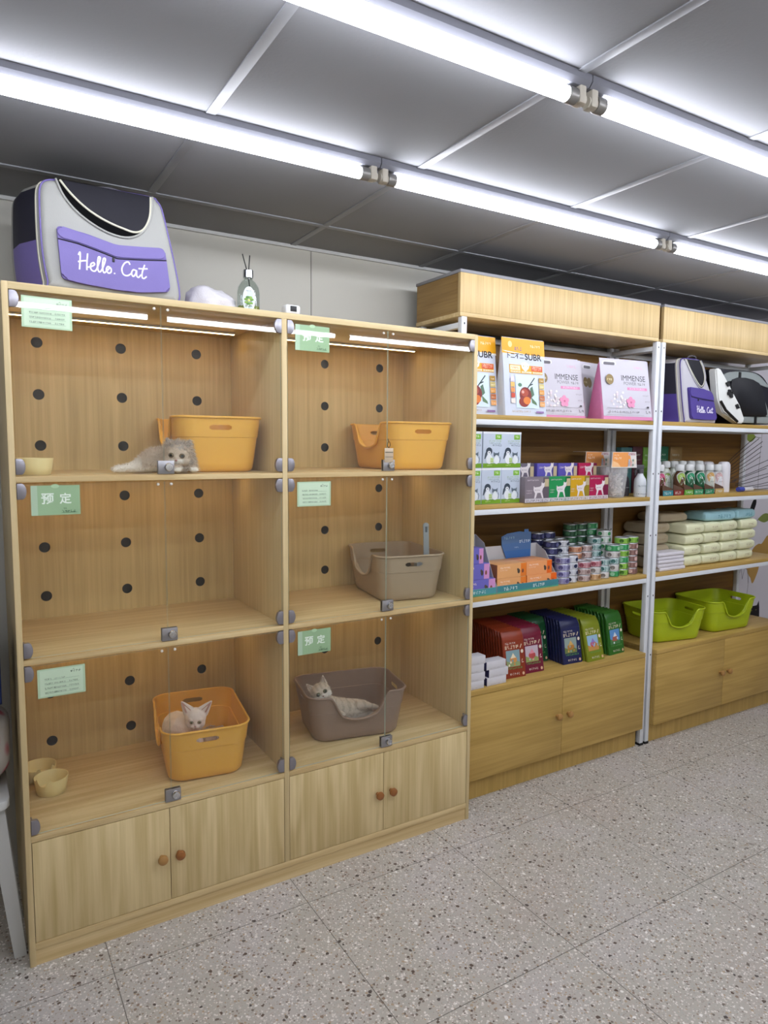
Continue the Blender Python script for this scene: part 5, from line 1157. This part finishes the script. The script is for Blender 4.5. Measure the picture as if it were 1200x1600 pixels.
def pack_row(colname, label, x, y, rz, col, pic, n, seed, group, tilt=0.0):
    w_, hf, th = .116, .162, .0195; T = D(9)+tilt
    t = thing('snack_pouch', 'front %s snack pouch %s' % (colname, label), 'pouch', (x, y, ZD), rz, group)
    bm = NB(); prof = [(0, 0), (.004, -.0003)]; rings = []
    # bulged pouch whose upper part folds back
    def yz(v):
        if v <= hf: return (math.sin(T)*v, math.cos(T)*v)
        u = v-hf; y_, z_ = math.sin(T)*hf, math.cos(T)*hf; n_ = 8; a0 = T
        for i in range(n_):
            a = a0 + D(42)*((i+.5)/n_)*u/.048; y_ += math.sin(a)*u/n_; z_ += math.cos(a)*u/n_
        return (y_, z_)
    vs = [0, .008, .05, .1, .14, hf, hf+.012, hf+.024, hf+.036, hf+.048]
    for v in vs:
        y_, z_ = yz(v); d = th*(.9 if v < hf else max(.12, .9*(1-(v-hf)/.05))); hw = w_/2 - (.002 if v > hf+.03 else 0)
        rings.append([(p[0], y_ + d/2 + p[1], z_) for p in rrect(hw, d/2, min(.004, d*.45), 2)])
    loft(bm, rings); obj('pouch_body', bm, mat('foil_'+colname.replace(' ', '_'), col, .34, spec=.5), t, angle=45)
    panel('front_print', snack_pack_items(w_, hf, col, pic, seed), t, (-w_/2, -.0003, 0), (-T, 0, 0), step=.00012)
    for k in range(1, n):
        f = Vector((0, th*k*1.02, 0)); f.rotate(Matrix.Rotation(rz, 3, 'Z'))
        dup(t, (x+f.x, y+f.y, ZD), rz, '%s snack pouches lined up behind the front one of their row' % colname, '%s snack pouches behind the front one' % colname)
PICS = [('#7f9aa0', '#8a9a6a', '#c98a4a', '#e0d2b4'), ('#b9a9b4', '#8f9a5a', '#b04a4a', '#d98a9a'), ('#7a9a94', '#4a7a5a', '#b9a06a', '#8fb0a8'), ('#8a9a94', '#6a7a44', '#b07a3a', '#c9a05a'), ('#8fb0c9', '#b98a4a', '#c95a3a', '#8f7ac0'), ('#5a8ac0', '#4a7a4a', '#a05a4a', '#c9d0d4')]
pack_row('rust orange', 'beside the small white boxes', 1.909, .122, D(-4), '#84321a', PICS[0], 12, 1, 'front pouches of the rows')
pack_row('crimson', 'between the rust orange and green ones', 2.030, .134, D(-2), '#6c1830', PICS[1], 11, 2, 'front pouches of the rows')
pack_row('dark green', 'set further back behind the crimson one', 2.155, .232, 0, '#184a2b', PICS[2], 7, 3, 'front pouches of the rows')
pack_row('navy', 'between the dark green and yellow green ones', 2.277, .140, D(-3), '#1c214c', PICS[3], 11, 4, 'front pouches of the rows')
pack_row('yellow green', 'leaning back next to the navy one', 2.407, .116, D(2), '#77811d', PICS[4], 11, 5, 'front pouches of the rows', D(5))
pack_row('leaf green', 'furthest right next to the lime tray', 2.578, .140, D(4), '#2c6322', PICS[5], 10, 6, 'front pouches of the rows')
WB, NVB = mat('white_small_carton', '#cdcbd0', .45), mat('navy_carton_side', '#2a2a52', .45)
for c, (x, n) in enumerate(((1.604, 4), (1.7275, 3))):
    for r in range(n):
        dx = (0, .010, -.004, .012)[r]*(1 if c else .4)
        carton('small_box', 'small white box with navy end, %s of the %s stack on the low cabinet' % (('bottom', 'second', 'third', 'top')[r] if not (c and r == 2) else 'top', ('left', 'right')[c]), 'box', (x+dx, (.092, .096)[c], ZD+r*.0345), 0, (.105, .05, .034), [WB, NVB], [('s', .02, .004, .05, .004, '#a9a6ae', 3)], 'small white boxes on the low cabinet', side=True)
# ================================================================== right unit, second shelf
def card_box(label, x0, x1, y0, h, col, seed):
    w_ = x1-x0
    return carton('product_box', label, 'box', (x0, y0, ZB), 0, (w_, .034, h), [mat('carton_'+col.strip('#'), col, .5)], [('s', w_*.15, h*.80, w_*.6, .010, '#b9c2b4', seed), ('s', w_*.15, h*.70, w_*.7, .006, '#9aa69a', seed+1), ('s', w_*.15, h*.55, w_*.7, .006, '#8a968a', seed+2), ('s', w_*.15, h*.45, w_*.6, .006, '#8a968a', seed+3)], 'boxes standing at the back of the shelf')
card_box('teal box standing at the back, leftmost seen past the white posts', 2.797, 2.880, .345, .238, '#3f6f70', 3)
card_box('maroon box standing at the back between teal and green boxes', 2.886, 2.962, .345, .243, '#4a1f2a', 7)
card_box('bright green box standing at the back behind the white posts', 2.968, 3.050, .345, .240, '#5f8a2a', 11)
card_box('dark green box standing at the back right of the white posts', 3.095, 3.172, .345, .245, '#1f5a40', 15)
card_box('brown box standing at the back beside the dark green box', 3.190, 3.290, .345, .243, '#7a5f34', 19)
def leaf_bottle(label, loc, rz, body, leaf, cap='#d2d4d4', group='bottles on the second shelf', big=False, hs=1.0):
    t = thing('shampoo_bottle', label, 'bottle', loc, rz, group); r, h = (.033, .165) if big else (.029, .118*hs)
    bm = NB()
    if big: lathe(bm, [(0, 0), (r*.95, 0), (r, .006), (r, h*.80), (r*.95, h*.91), (r*.75, h*.98), (r*.4, h), (0, h)], 28)
    else: lathe(bm, [(0, 0), (r*.95, 0), (r, .005), (r, h*.70), (r*.85, h*.84), (r*.5, h*.97), (r*.45, h)], 28)
    obj('bottle', bm, body, t)
    if not big: bm = NB(); lathe(bm, [(0, h-.001), (.021, h-.001), (.023, h+.004), (.0225, h+.024), (.019, h+.032), (0, h+.034)], 24); obj('cap', bm, mat('cap_'+cap.strip('#'), cap, .4), t)
    if leaf:
        c1, c2 = leaf; P = [(-.030, .098), (-.012, .112), (.006, .108), (.018, .090), (.026, .060), (.027, .030), (.024, .012), (.004, .030), (-.018, .056), (-.030, .080)]; k = .96
        Q = smooth_closed(P, 3); I = [('p', Q[::-1], '#d6d8d4'), ('p', [(-.002+(p[0]+.002)*.88, .065+(p[1]-.065)*.88) for p in Q][::-1], c1), ('p', [(.0, .058), (.014, .066), (.022, .04), (.021, .022), (.004, .036), (-.008, .05)], c2), ('s', -.016, .076, .026, .010, '#e9ece8', 3), ('s', -.006, .056, .022, .006, '#5a6a60', 4), ('l', [(-.014, .096), (.0, .08), (.012, .05)], .0012, '#e9ece8')]
        panel('leaf_label', I, t, wrap=cyl(r+.0006))
    return t
WBOT = mat('milky_bottle', '#c6cabf', .3); GBOT = mat('green_bottle', '#2c5a3c', .25); BBOT = mat('amber_brown_bottle', '#5a3a26', .25); HB = mat('white_jar', '#d4d2d6', .3)
leaf_bottle('bottle with pink leaf label, first from the white post', (2.876, .172, ZB+.003), D(-18), BBOT, ('#c4577e', '#d9a0b4'))
leaf_bottle('bottle with lime leaf label, second front bottle from the white post', (3.040, .176, ZB+.003), D(-18), BBOT, ('#9cba5c', '#d4dcc0'))
leaf_bottle('bottle with emerald leaf label beside the lime one', (3.122, .178, ZB+.003), D(-18), GBOT, ('#2f9068', '#b9d4cc'))
leaf_bottle('bottle with emerald leaf label, right before the tan one', (3.212, .180, ZB+.003), D(-22), GBOT, ('#278a62', '#b4d0cc'))
leaf_bottle('bottle with tan leaf label', (3.298, .182, ZB+.003), D(-22), WBOT, ('#c59a5c', '#d8cdbc'))
leaf_bottle('white bottle with small red leaf label beside the tan one', (3.376, .186, ZB+.0002), D(-22), HB, ('#c9a8a8', '#d9c9c9'))
for i, (x, y, lf) in enumerate(((2.950, .246, ('#8fa85c', '#c4cfae')), (3.030, .252, ('#8aa650', '#c4cfae')), (3.105, .258, ('#a9a890', '#c9c8ba')), (3.180, .262, ('#9a9a8c', '#c4c2b8')), (3.256, .264, None), (3.332, .266, None))):
    leaf_bottle('bottle in the row behind the leaf labels, %s from the white post' % ORD[i], (x, y, ZB+.0002), D(-18), WBOT, lf, hs=1.15)
for i, (x, y) in enumerate(((3.448, .196), (3.420, .272), (3.350, .338), (3.428, .345))):
    leaf_bottle('plain white round-shouldered bottle, %s' % ('front right of the bottle rows', 'just behind the front right one', 'back left of the four', 'back right of the four')[i], (x, y, ZB+.0002), 0, HB, None, big=True)
for i, (x0_, x1_, c, nm) in enumerate(((2.838, 2.916, '#3a7f8a', 'teal'), (2.922, 3.000, '#7d2a28', 'dark red'), (3.006, 3.078, '#5f9a34', 'leaf green'), (3.084, 3.160, '#2f8a5c', 'emerald'), (3.174, 3.250, '#2a7a56', 'deep emerald'), (3.260, 3.336, '#b99a5a', 'tan'))):
    t = thing('display_tray', 'small brown display tray with a %s front lip' % nm, 'display tray', (0, 0, 0), 0, 'small display trays under the bottles')
    bm = NB(); box(bm, (x0_, x1_), (.118, .212), (ZB, ZB+.002)); box(bm, (x0_, x1_), (.118, .1195), (ZB+.002, ZB+.026)); prism(bm, [(x0_, ZB+.026), (x1_, ZB+.026), (x1_, ZB+.034), (x0_, ZB+.056)], .1215, .123); obj('tray_body', bm, mat('brown_card', '#5a4030', .6), t)
    panel('lip_print', [('r', x0_, ZB, x1_, ZB+.026, c), ('s', x0_+.012, ZB+.007, .052, .013, '#d4d8d0', 3+i)], t, (0, .1177, 0))
t = thing('marker_tube', 'white tube with a blue cap lying on the shelf edge', 'marker', (3.515, .150, ZB+.0136)); M_ = Matrix.Rotation(PI/2, 3, 'Y')
bm = NB(); lathe(bm, [(0, .045), (.012, .045), (.012, .13), (.008, .138), (0, .138)], 20, M=M_); obj('tube_body', bm, mat('white_tube', '#cfcdd0', .35), t)
bm = NB(); lathe(bm, [(0, 0), (.0125, 0), (.0133, .003), (.0133, .046), (0, .046)], 20, M=M_); obj('tube_cap', bm, mat('blue_cap', '#3a459a', .35), t)
# cat teaser wands fanned out at the end of the shelf
DKW = mat('dark_wand', '#2a2228', .5); rd = random.Random(11)
for k in range(14):
    x, y, z = 3.57+rd.uniform(0, .05), .17+.012*k, ZB+.004+.0085*k; L_ = rd.uniform(.34, .44); a = D(1+2.2*k+rd.uniform(-.8, .8)); e = Vector((x+L_*math.cos(a), y+rd.uniform(0, .008), z+L_*math.sin(a)))
    bm = NB(); m_ = Vector((x, y, z)).lerp(e, .5)+Vector((0, 0, rd.uniform(-.008, .006))); tube(bm, smooth_closed([(x, y, z), tuple(m_), tuple(e)], 5, False), .0017, 6)
    for q in range(7):
        p = Vector((x+.01, y, z+.002)); d = Vector((rd.uniform(-.03, .07), rd.uniform(-.005, .005), rd.uniform(-.001, .003))); tube(bm, [p, p+d*.6, p+d], [.0012, .0011, .0004], 4)
    o = obj('cat_wand', bm, DKW, None); tag(o, 'dark cat teaser wand, %s in the fanned bundle beside the bottles' % ('lowest' if k == 0 else 'topmost' if k == 13 else 'number %d from the bottom' % (k+1)), 'cat toy', 'cat teaser wands at the end of the shelf')
# ================================================================== right unit, third shelf: wipes and tissues
def soft_pack(name, label, cat, loc, rz, dims, m, items, group, seed):
    w_, d_, h_ = dims; t = thing(name, label, cat, loc, rz, group); bm = NB(); rings = []
    for v in (0, .012, .04, .09, .16, .3, .5, .7, .84, .92, .97, 1):
        e = min(v, 1-v); k = min(1, (e/.10))**.4 if e < .10 else 1; hh = h_*(.40+.60*k); ww = w_*(.955+.045*k); rg = []
        for i in range(36):
            a = 2*PI*i/36; c, s = math.cos(a), math.sin(a); px = math.copysign(abs(c)**.25, c)*ww/2; pz = math.copysign(abs(s)**.36, s)*hh/2
            n_ = mnoise.noise(Vector((px*28, v*5, pz*28+seed)))*.0055*(1 if e > .02 else .3); rg.append((px*(1+n_*5), v*d_+n_*.3, h_/2+pz+(n_ if s > -.3 else 0)))
        rings.append(rg)
    loft(bm, rings); o = obj('wrapper', bm, m, t, angle=60)
    zmin = min(v.co.z for v in o.data.vertices)
    for v in o.data.vertices: v.co.z -= zmin
    if items: panel('end_print', items, t, (-w_/2, .0, 0), step=.0004, wrap=lambda co: Vector((co.x, co.y+.0045-.6*min(.008, max(0, abs(co.x)-w_*.38)), co.z)))
    return t
CRW = mat('cream_wrapper', '#dcdcb8', .3, var=.04, vscale=40, spec=.6); TLW = mat('aqua_wrapper', '#9cc6cf', .3, var=.12, vscale=30, spec=.6); TNW = mat('beige_wrapper', '#a89a80', .35, var=.06, vscale=40, spec=.5)
def wipe_items(w_, h_, seed): return [('s', w_*.2, h_*.42, w_*.62, h_*.20, '#a08a6a', seed), ('s', w_*.25, h_*.28, w_*.45, h_*.09, '#b9ac8c', seed+1)]
protos = {}
COLN = ['first', 'second', 'third', 'fourth']
for c, x in enumerate((3.138, 3.298, 3.456, 3.618)):
    for r in range(4):
        lb = 'cream wipes pack, %s layer of the %s column from left' % (('bottom', 'second', 'third', 'top')[r], COLN[c]); gp = 'cream wipes packs in the front columns'; rd = random.Random(c*9+r)
        loc = (x+(.004*r if c != 2 else -.002*r)+rd.uniform(-.005, .005)-.004, .136+.006*(c % 2)+rd.uniform(-.006, .008), ZC+.0565*r); rz = D(rd.uniform(-2.5, 2.5))
        key = (c+r) % 3
        if key not in protos: protos[key] = soft_pack('wipes_pack', lb, 'wipes', loc, rz, (.143, .19, .0555), CRW, wipe_items(.143, .0555, 3+key*5), gp, key*7.3)
        else: dup(protos[key], loc, rz, lb, gp)
for r in range(4):
    rd = random.Random(50+r); soft_pack('wipes_pack', 'beige wipes pack, %s of the pile behind the tissue stack' % ('bottom', 'second', 'third', 'top')[r], 'wipes', (2.945+.008*r, .212+.004*r, ZC+.0575*r), D(rd.uniform(-4, 4)), (.165, .165, .0565), TNW, wipe_items(.165, .0565, 60+r), 'beige wipes packs in the pile behind', r*3.1)
soft_pack('wipes_pack', 'beige wipes pack lying loose across the top of the piles at left', 'wipes', (3.055, .205, ZC+.2315), D(-6), (.195, .16, .046), TNW, [], 'beige wipes packs in the pile behind', 9.1)
soft_pack('wipes_pack', 'aqua wipes pack on top of the cream columns, left of two', 'wipes', (3.372, .150, ZC+.2275), D(-5), (.24, .15, .050), TLW, [('s', .10, .014, .11, .020, '#5f8f9c', 3), ('s', .05, .016, .04, .014, '#c9dcd8', 4)], 'aqua wipes packs on top', 4.4)
soft_pack('wipes_pack', 'aqua wipes pack on top of the cream columns, right of two', 'wipes', (3.612, .150, ZC+.2275), D(4), (.185, .15, .052), TLW, [('s', .05, .016, .10, .018, '#5f9fac', 5)], 'aqua wipes packs on top', 6.4)
TSW = mat('white_tissue_wrap', '#d2ced4', .4, var=.03, vscale=40)
for r in range(5):
    dx = (.006, -.004, -.003, -.005, -.006)[r]; x1_ = 3.038+dx
    bm = NB(); box(bm, (2.835+dx, x1_), (.118+.002*(r % 2), .205), (ZC+.0186*r, ZC+.0186*r+.018), bev=.005, seg=3); o = obj('tissue_pack', bm, TSW, None, angle=60)
    tag(o, 'flat white tissue pack, %s of the stack by the white post' % ('bottom', 'second from bottom', 'middle', 'second from top', 'top')[r], 'tissues', 'flat tissue packs by the white post')
# ================================================================== wall decals seen past the open end
def decal(name, label, polys, lines=None, cols=None):
    t = thing(name, label, 'wall decal', (0, YB-.0006, 0)); I = [('p', p, c) for p, c in polys] + [('l', l, w_, c) for l, w_, c in (lines or [])]; panel('decal_print', I, t, step=.00008); return t
def leafp(cx, cz, l, w_, a):
    P = []
    for i in range(9): u = i/8; P.append((l*(u-.5), w_*math.sin(PI*u)))
    for i in range(1, 8): u = 1-i/8; P.append((l*(u-.5), -w_*math.sin(PI*u)))
    return [(cx+x*math.cos(a)-z*math.sin(a), cz+x*math.sin(a)+z*math.cos(a)) for x, z in P][::-1]
decal('wall_decal', 'olive green leaf with a long twig, upper decal above the wands', [(leafp(4.205, 1.557, .115, .030, .05), '#7a8a3a')], [([(4.26, 1.56), (4.32, 1.555)], .003, '#5a5a40'), ([(4.33, 1.62), (4.325, 1.5), (4.315, 1.36), (4.318, 1.2)], .0035, '#55504c')])
decal('wall_decal', 'black cat tail and ear decal above the aqua wipes packs', [(smooth_closed([(4.235, 1.07), (4.265, 1.14), (4.30, 1.165), (4.31, 1.13), (4.285, 1.08), (4.27, 1.06)], 4)[::-1], '#17151a')])
decal('wall_decal', 'olive green leaf decal right of the aqua wipes packs', [(leafp(4.42, 1.03, .17, .030, .08), '#7d8a48')], [([(4.30, 1.0), (4.34, 1.02)], .003, '#5a5a40')])
decal('wall_decal', 'golden tan cat shape decal across the third shelf', [(smooth_closed([(4.30, .83), (4.36, .86), (4.40, .86), (4.46, .91), (4.5, .88), (4.5, .80), (4.40, .74), (4.37, .67), (4.32, .60), (4.29, .64), (4.26, .67), (4.24, .74)], 4)[::-1], '#b08a4a')])
decal('wall_decal', 'thin line drawing of a cat outline above the lime tray', [], [([(4.14, .73), (4.16, .66), (4.18, .72), (4.20, .64), (4.22, .71), (4.25, .70), (4.27, .60), (4.26, .52), (4.24, .48)], .0035, '#55505a'), ([(4.27, .74), (4.27, .60)], .003, '#55505a')])
decal('wall_decal', 'black peeking kitten head decal low on the wall', [([(4.29, .36), (4.275, .43), (4.30, .44), (4.315, .475), (4.335, .445), (4.385, .445), (4.405, .475), (4.415, .43), (4.42, .36)][::-1], '#1a161c')], [([(4.32, .415), (4.335, .415)], .004, '#8a8a4a'), ([(4.37, .415), (4.385, .415)], .004, '#8a8a4a')])
